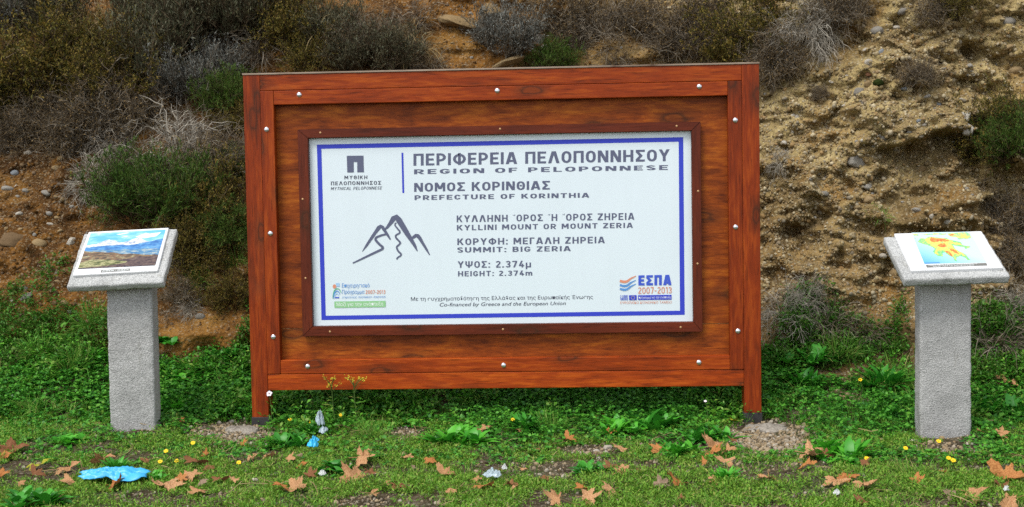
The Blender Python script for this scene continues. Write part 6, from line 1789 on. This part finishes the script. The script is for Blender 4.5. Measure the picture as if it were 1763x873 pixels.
LEAVES = [
 (177, 795, 34, T, 'tan leaf behind the left end of the blue plastic bag'), (253, 797, 24, Bn, 'brown leaf at the upper right tip of the blue bag'),
 (117, 808, 36, T, 'tan leaf left of the blue bag beside the yellow-green leaf'), (62, 821, 28, Bn, 'brown-tan leaf lying under the yellow-green leaf'),
 (67, 803, 34, Yl, 'yellow-green leaf near the bottom left corner'), (120, 834, 34, T, 'tan leaf below the left end of the blue bag'),
 (196, 840, 30, O, 'rusty leaf lying against the near edge of the blue bag'), (164, 822, 16, T, 'small leaf scrap lying on top of the blue bag'),
 (286, 840, 54, T, 'large tan leaf right of the blue bag'), (310, 830, 24, O, 'curled rusty leaf overlapping the large tan leaf by the bag'),
 (334, 826, 32, T, 'orange-tan star-shaped leaf right of the large one by the bag'), (344, 851, 34, T, 'tan leaf at the bottom edge below the star-shaped one'),
 (348, 834, 18, Gy, 'greyish dry leaf between two tan leaves right of the bag'), (379, 829, 22, Bn, 'dark curled leaf with its edge up right of the star-shaped leaf'), (402, 831, 18, T, 'small tan leaf right of the dark curled one'),
 (353, 788, 16, O, 'small rusty leaf in the mat above the star-shaped leaf'), (337, 799, 34, Bn, 'wide brown leaf below the yellow flowers'), (358, 809, 20, Bn, 'dark brown leaf under the wide brown one'),
 (431, 789, 18, T, 'small tan leaf below the left footing'), (466, 787, 24, T, 'tan leaf in the mat below the left board post'), (497, 795, 18, T, 'pale tan leaf left of the cyan plastic scraps'),
 (519, 789, 18, Gy, 'greyish leaf touching the cyan plastic scraps'), (521, 802, 22, O, 'rusty leaf just under the cyan plastic scraps'), (533, 822, 26, Bn, 'brown leaf left of the white paper scrap'),
 (485, 842, 28, O, 'rusty crumpled leaf at the lower left of the white paper scrap'), (510, 845, 34, T, 'tan leaf pair below the white paper scrap'),
 (22, 778, 46, Bn, 'dark brown leaf heap at the left edge'), (8, 786, 28, O, 'rusty leaf at the left edge under the dark heap'), (417, 767, 16, O, 'tiny rusty leaf below the gravel of the left footing'),
 (312, 727, 14, O, 'small rusty leaf between pillar foot and left footing'), (3, 822, 22, O, 'rusty leaf cut by the left edge of the photo'), (34, 836, 18, T, 'small tan leaf in the bottom left weed clump'),
 (621, 797, 48, T, 'large tan star-shaped leaf left of centre, upper one of two'), (615, 828, 46, T, 'large tan leaf left of centre, lower one of two'), (640, 818, 22, Bn, 'brown leaf tucked between the two large tan leaves'),
 (663, 836, 24, T, 'tan leaf right of the two large ones'), (685, 840, 24, Bn, 'brown curled leaf right of the tan one'), (705, 840, 14, Gy, 'small grey-brown leaf at the end of the row right of the two large ones'), (642, 853, 18, T, 'tan leaf near the bottom edge below the two large ones'), (631, 842, 14, O, 'small rusty leaf just under the lower large leaf'),
 (701, 790, 18, T, 'narrow tan leaf above the row of small leaves'), (744, 795, 28, O, 'rusty tan leaf below the bright weed clump'), (768, 820, 32, T, 'tan leaf with ragged edge left of the orange one'),
 (713, 808, 10, Gy, 'tiny grey leaf scrap between the narrow and rusty tan leaves'), (828, 744, 36, T, 'tan pointed leaf beside the bright weed clump'), (832, 842, 36, O, 'bright orange leaf near the cloudy plastic wad'), (822, 830, 18, T, 'tan leaf leaning on the bright orange one'), (776, 849, 20, T, 'small upright tan leaf left of the bright orange one'), (878, 838, 22, Bn, 'brown leaf right of the cloudy plastic wad'),
 (899, 743, 18, T, 'pale tan leaf lying in the mat right of the bright weed'), (979, 759, 24, O, 'dark orange curled leaf above the small stone heap'), (1043, 719, 24, O, 'dark orange leaf in the shade left of the pointed weed'), (1024, 723, 20, Bn, 'brown leaf in the shade left of the dark orange one'),
 (1049, 746, 20, O, 'rusty leaf in front of the pointed weed'), (924, 776, 12, Bn, 'tiny brown leaf left of the small stone heap'), (1068, 773, 26, T, 'tan leaf at the right end of the small stone heap'), (1137, 778, 32, O, 'orange leaf at the left side of the bright tall weed'),
 (1229, 769, 36, T, 'large orange-tan leaf right of the bright tall weed'), (1226, 782, 30, O, 'orange leaf just under the large one by the bright tall weed'), (1252, 780, 26, T, 'tan leaf at the right side of the three by the bright tall weed'), (1249, 798, 28, T, 'tan leaf lying alone under the group of three'), (1214, 802, 16, O, 'small rusty leaf lower left of the group of three'),
 (1262, 760, 18, Bn, 'brown leaf between the weed and the right gravel'), (1264, 726, 22, 'leaf_yellow', 'yellow-ochre leaf beside the right board post foot'),
 (1053, 809, 28, Bn, 'brownish leaf with its lobe folded over beside the upright folded leaf'), (1071, 816, 34, T, 'upright folded tan leaf in the middle right foreground'), (1102, 815, 10, Bn, 'tiny brown leaf right of the upright folded one'),
 (1168, 835, 44, O, 'long curled orange leaf in the right foreground'), (1141, 842, 24, Gy, 'grey shrivelled leaf left of the long curled orange one'), (1232, 832, 22, T, 'small tan leaf right of the long curled one'),
 (1053, 848, 28, T, 'narrow tan leaf near the bottom edge right of centre'), (1003, 845, 24, O, 'orange leaf above the wide tan leaf at the bottom edge'), (960, 864, 30, T, 'pale leaf at the bottom edge left of the wide tan one'), (1009, 865, 38, T, 'wide tan leaf at the bottom edge right of centre'),
 (940, 827, 20, Bn, 'small brown leaf in the mat left of the small low weed'), (905, 811, 18, T, 'pale leaf scrap left of the small brown one'), (883, 844, 14, T, 'small tan leaf right of the brown one by the plastic wad'), (1172, 862, 14, Bn, 'tiny brown leaf at the bottom edge below the long curled one'),
 (1324, 830, 36, T, 'tan leaf in the mat below the right gravel'), (1393, 786, 66, T, 'very large tan leaf below the gravel of the right footing'), (1386, 805, 32, O, 'ochre leaf under the very large tan one'), (1424, 788, 20, Bn, 'brown leaf at the right tip of the very large tan one'),
 (1443, 834, 38, T, 'flat tan leaf at the left of the trio right of the very large leaf'), (1455, 823, 32, O, 'dark rusty leaf on top of the group of three'), (1491, 837, 36, T, 'flat tan leaf at the right of the group of three'), (1485, 801, 24, Bn, 'brown leaf beside the yellow flower by the brownish tuft'),
 (1576, 833, 28, O, 'curled orange leaf in front of the brownish grass tuft'), (1623, 816, 16, O, 'small orange leaf right of the brownish tuft'), (1735, 828, 56, O, 'long rusty leaf at the right edge'), (1728, 843, 40, Bn, 'dark brown leaf under the long rusty one'),
 (1672, 857, 46, T, 'wide tan leaf near the bottom right corner'), (1641, 858, 26, Gy, 'greyish leaf left of the wide tan one near the corner'), (1742, 868, 48, T, 'pale tan leaf in the bottom right corner'), (1486, 869, 26, Bn, 'brown leaf at the bottom edge below the group of three'),
 (1722, 750, 24, T, 'tan leaf in the weeds right of the relief map pillar'), (1736, 657, 32, T, 'tan leaf caught on the bank right of the relief map pillar'), (1688, 746, 14, Bn, 'small brown leaf at the right foot of the relief map pillar'),
]
for a in LEAVES: fallen(*a)

# ------------------------------------------------------------------ litter
def film(name, u, v, wx, dy, mat, label, seed, cat, rot=0.0, hgt=0.05, lift=0.035, waist=0.5):
    p, nrm, mpp = hit(u, v)
    r = np.random.default_rng(seed)
    na, nk = 72, 16
    th = np.linspace(0, 2 * math.pi, na, endpoint=False)
    rad = 1 + 0.22 * vnoise(np.cos(th) * 1.6 + seed, np.sin(th) * 1.6, 0.3) + 0.14 * vnoise(np.cos(th) * 5 + seed, np.sin(th) * 5, 2.3)
    R_, T_h = np.meshgrid(np.linspace(0.02, 1, nk), th, indexing='ij')
    X = 0.5 * R_ * np.cos(T_h) * rad[None]; Y = 0.5 * R_ * np.sin(T_h) * rad[None]
    # tapering towards one end, pinched in the middle
    wdt = (0.62 + 0.75 * (X + 0.5)) * (1 - waist * np.exp(-((X - 0.02) / 0.13) ** 2))
    x = X * wx + 0.15 * dy * Y
    y = Y * dy * wdt
    z = hgt * (1 - 0.75 * R_ ** 2) * (0.45 + 0.7 * np.abs(vnoise(X * 4 + seed, Y * 3, 0.7))) + hgt * 0.55 * (1 - np.abs(vnoise(X * 9 + 0.8 * Y, Y * 7 + seed, 0.2))) * (1 - 0.5 * R_) + hgt * 0.45 * (1 - np.abs(vnoise(X * 17 + 3, Y * 11 + 6 * X + seed, 4.2))) * (1 - 0.6 * R_)
    V = np.stack([x, y, z], -1).reshape(-1, 3)
    i0 = np.arange(nk - 1)[:, None] * na; j0 = np.arange(na)[None]; j1 = (j0 + 1) % na
    F = np.stack([i0 + j0, i0 + na + j0, i0 + na + j1, i0 + j1], -1).reshape(-1, 4)
    o = link_mesh(name, np_mesh(name, V, F), mat)
    sm = o.modifiers.new('thickness', 'SOLIDIFY'); sm.thickness = 0.0012
    o.location = p + Vector((0, 0, lift)); o.rotation_euler = (math.radians(14), 0, rot)
    return tag(o, label, cat)
film('plastic_bag', 190, 834, 0.31, 0.115, M['bag_blue'], 'crumpled bright blue plastic bag lying in the grass at lower left', 3, 'plastic bag', 0.05, 0.034, 0.03, 0.34)
film('plastic_scrap', 539, 783, 0.05, 0.05, M['scrap_cyan'], 'bright cyan plastic scrap, the larger lower one of two', 5, 'plastic scrap', 0.3, 0.04, 0.03, 0.2)
film('plastic_scrap', 544, 772, 0.03, 0.03, M['scrap_cyan'], 'bright cyan plastic scrap, the smaller upper one of two', 6, 'plastic scrap', 0.1, 0.02, 0.03, 0.2)
film('plastic_strip', 550, 745, 0.045, 0.11, M['scrap_clear'], 'thin cloudy plastic strip standing in the weeds', 7, 'plastic strip', 0.5, 0.07, 0.03, 0.3)
film('plastic_strip', 557, 757, 0.04, 0.05, M['scrap_clear'], 'short cloudy plastic strip just below the standing one', 8, 'plastic strip', -0.4, 0.03, 0.03, 0.3)
film('paper_scrap', 555, 829, 0.032, 0.026, M['scrap_white'], 'small white paper scrap left of the two large tan leaves', 9, 'paper scrap', 0.2, 0.02, 0.025, 0.2)
film('plastic_wad', 848, 832, 0.075, 0.05, M['scrap_clear'], 'crumpled cloudy plastic wad beside the bright orange leaf', 10, 'plastic wad', 0.1, 0.03, 0.025, 0.2)
film('paper_scrap', 868, 819, 0.028, 0.02, M['scrap_white'], 'white paper scrap right of the cloudy plastic wad', 11, 'paper scrap', 0.6, 0.02, 0.025, 0.2)
film('paper_scrap', 1440, 862, 0.030, 0.024, M['scrap_white'], 'white paper scrap at the bottom edge below the group of three leaves', 12, 'paper scrap', 0.2, 0.02, 0.02, 0.2)
film('paper_scrap', 1732, 855, 0.028, 0.022, M['scrap_white'], 'white paper scrap in the bottom right corner', 13, 'paper scrap', 0.2, 0.02, 0.02, 0.2)
film('paper_scrap', 1163, 732, 0.022, 0.02, M['scrap_white'], 'tiny white paper scrap beside the weed left of the right gravel', 14, 'paper scrap', 0.2, 0.02, 0.04, 0.2)

# ------------------------------------------------------------------ flowers
def tube(pts, r0, r1=None):
    r1 = r0 if r1 is None else r1
    P = [Vector(q) for q in pts]; V = []; F = []
    for i, q in enumerate(P):
        t = (P[min(i + 1, len(P) - 1)] - P[max(i - 1, 0)]).normalized()
        a = t.cross(Vector((0.3, 1, 0.1))).normalized(); b = t.cross(a)
        r = r0 + (r1 - r0) * i / max(1, len(P) - 1)
        for k in range(5): V.append(q + a * r * math.cos(k * 1.2566) + b * r * math.sin(k * 1.2566))
    for i in range(len(P) - 1):
        for k in range(5): F.append([i * 5 + k, i * 5 + (k + 1) % 5, (i + 1) * 5 + (k + 1) % 5, (i + 1) * 5 + k])
    return np.array([v[:] for v in V]), np.array(F)
def flower(u, v, hgt, rad, mat, label, Y=None, petals=12, group=None, name='wild_flower', face=0.6):
    """head at the photo pixel, stalk down to the ground"""
    d = Vector(ray(u, v)).normalized(); o = Vector(CAM)
    if Y is not None: head = Vector(atY(u, v, Y))
    else:
        p, _, _ = hit(u, v + hgt * 330)
        head = Vector(atY(u, v, p.y))
    gz = float(ground_z(head.x, head.y))
    root = tag(empty(name, (head.x, head.y, gz)), label, 'flower', group)
    h = max(0.02, head.z - gz)
    V_, F_ = tube([(0.012 * math.sin(t * 3), 0.006 * t, h * t - 0.004) for t in np.linspace(0, 1, 6)], 0.0017, 0.0012)
    link_mesh('stalk', np_mesh('stalk', V_, F_, True), M['stem_green'], root)
    Vs, Fs = [], []
    e = Vector((0.012 * math.sin(3.0), 0.006, h))
    n = Vector((0, -face, 1 - face * 0.5)).normalized(); ax = n.cross(Vector((1, 0, 0))).normalized(); bx_ = n.cross(ax)
    for k in range(petals):
        a = 6.283 * k / petals
        dd = ax * math.cos(a) + bx_ * math.sin(a); sd = n.cross(dd)
        i = len(Vs); R_ = rad * random.uniform(0.85, 1.1)
        wp = rad * 2.4 / petals
        Vs += [e + dd * rad * 0.12, e + dd * R_ * 0.65 + sd * wp + n * rad * 0.15, e + dd * R_ + n * rad * 0.05, e + dd * R_ * 0.65 - sd * wp + n * rad * 0.15]
        Fs.append([i, i + 1, i + 2, i + 3])
    link_mesh('petals', np_mesh('petals', np.array([q[:] for q in Vs]), np.array(Fs)), M[mat], root)
    return root
FL = [(284.5, 777, 0.05, 'yellow flower right of the brown leaf by the blue bag, upper left of three'), (274.5, 795, 0.04, 'yellow flower nearest the blue bag'), (303, 794, 0.03, 'pale yellow flower right of the one nearest the bag'),
      (331, 763, 0.05, 'yellow flower on the grass left of the left footing'), (410, 797, 0.03, 'tiny yellow flower in the mat below the left footing'), (586, 715, 0.06, 'yellow flower in front of the shade under the lower rail'),
      (498, 723, 0.06, 'yellow flower just right of the left board post'), (535, 727, 0.05, 'greenish yellow flower right of the one by the left post'), (882, 723, 0.06, 'yellow flower under the middle of the board'),
      (1621, 718, 0.10, 'yellow flower standing in front of the relief map pillar'), (1616, 760, 0.04, 'yellow flower at the foot of the relief map pillar'), (1559, 772, 0.04, 'yellow flower left of the pale rock by the relief map pillar'),
      (1633, 789, 0.04, 'yellow-orange flower below the relief map pillar, left of a pair'), (1641, 793, 0.035, 'yellow flower below the relief map pillar, right of a pair'), (1492, 790, 0.05, 'yellow flower left of the brownish grass tuft'), (1481, 654, 0.10, 'yellow flower on the bank foot left of the relief map pillar')]
for (u, v, h, lab) in FL: flower(u, v, h, 0.0125, 'flower_y', lab)
flower(462.5, 678, 0.17, 0.016, 'flower_w', 'pinkish white flower on a tall stalk in front of the left board post', Y=-0.16, petals=5, face=1.0)
flower(1214, 691, 0.1, 0.008, 'flower_w', 'tiny white flower under the right end of the lower rail', Y=-0.12, petals=6)
# tall herbs with yellow-green heads in front of the lower rail
def herb(u, v, Y, label):
    head = Vector(atY(u, v, Y)); gz = float(ground_z(head.x, head.y))
    root = tag(empty('tall_herb', (head.x, head.y, gz)), label, 'herb')
    h = head.z - gz
    Vs, Fs = [tube([(0.02 * (1 - t) ** 2, 0, h * t) for t in np.linspace(0, 1, 8)], 0.0028, 0.0018)], []
    tips = []
    for k in range(11):
        a = random.uniform(0, 6.28); l = random.uniform(0.035, 0.075); b = h * random.uniform(0.78, 0.97)
        tip = (l * 0.8 * math.cos(a), l * 0.5 * math.sin(a), min(h + 0.03, b + l * 0.9)); tips.append(tip)
        Vs.append(tube([(0, 0, b), (tip[0] * 0.5, tip[1] * 0.5, b + (tip[2] - b) * 0.6), tip], 0.0014, 0.001))
    V_, F_ = merge(Vs)
    link_mesh('stalk', np_mesh('stalk', V_, F_), M['stem_green'], root)
    C, D = [], []
    for tp in tips:
        for _ in range(9):
            C.append(np.array(tp) + rng.normal(size=3) * 0.005); D.append(unit(rng.normal(size=3) + np.array([0, 0, 0.5])))
    V_, F_ = leaf_quads(np.array(C), np.array(D), np.full(len(C), 0.007), np.full(len(C), 0.006))
    link_mesh('florets', np_mesh('florets', V_, F_), M['flower_u'], root)
    nl_ = 14
    t = rng.random(nl_) * 0.7; a = rng.random(nl_) * 6.28
    C = np.stack([0.02 * (1 - t) ** 2, 0 * t, h * t], 1); D = unit(np.stack([np.cos(a), np.sin(a), 0.3 + 0 * a], 1))
    V_, F_ = leaf_quads(C, D, rng.uniform(0.03, 0.07, nl_), np.full(nl_, 0.010))
    link_mesh('leaves', np_mesh('leaves', V_, F_), M['blade'], root)
herb(571, 660, -0.14, 'tall herb with a yellow-green flower head in front of the lower rail, the left one')
herb(609, 660, -0.15, 'tall herb with a yellow-green flower head in front of the lower rail, the right one')

# long dry stalks arching on the slope and grass
def stalk(px, Y, label, r=0.0018):
    V_, F_ = tube([tuple(atY(u, v, y)) for (u, v), y in zip(px, Y)], r, r * 0.5)
    return tag(link_mesh('dry_stalk', np_mesh('dry_stalk', V_, F_, True), M['straw']), label, 'dry stalk')
stalk([(85, 775), (110, 765), (140, 748), (158, 742)], [-0.5, -0.42, -0.36, -0.34], 'long straw stalk lying in the grass below the tan rock by the pillar')
stalk([(55, 772), (90, 787), (128, 780)], [-0.5, -0.52, -0.5], 'short curved straw stalk above the yellow-green leaf')
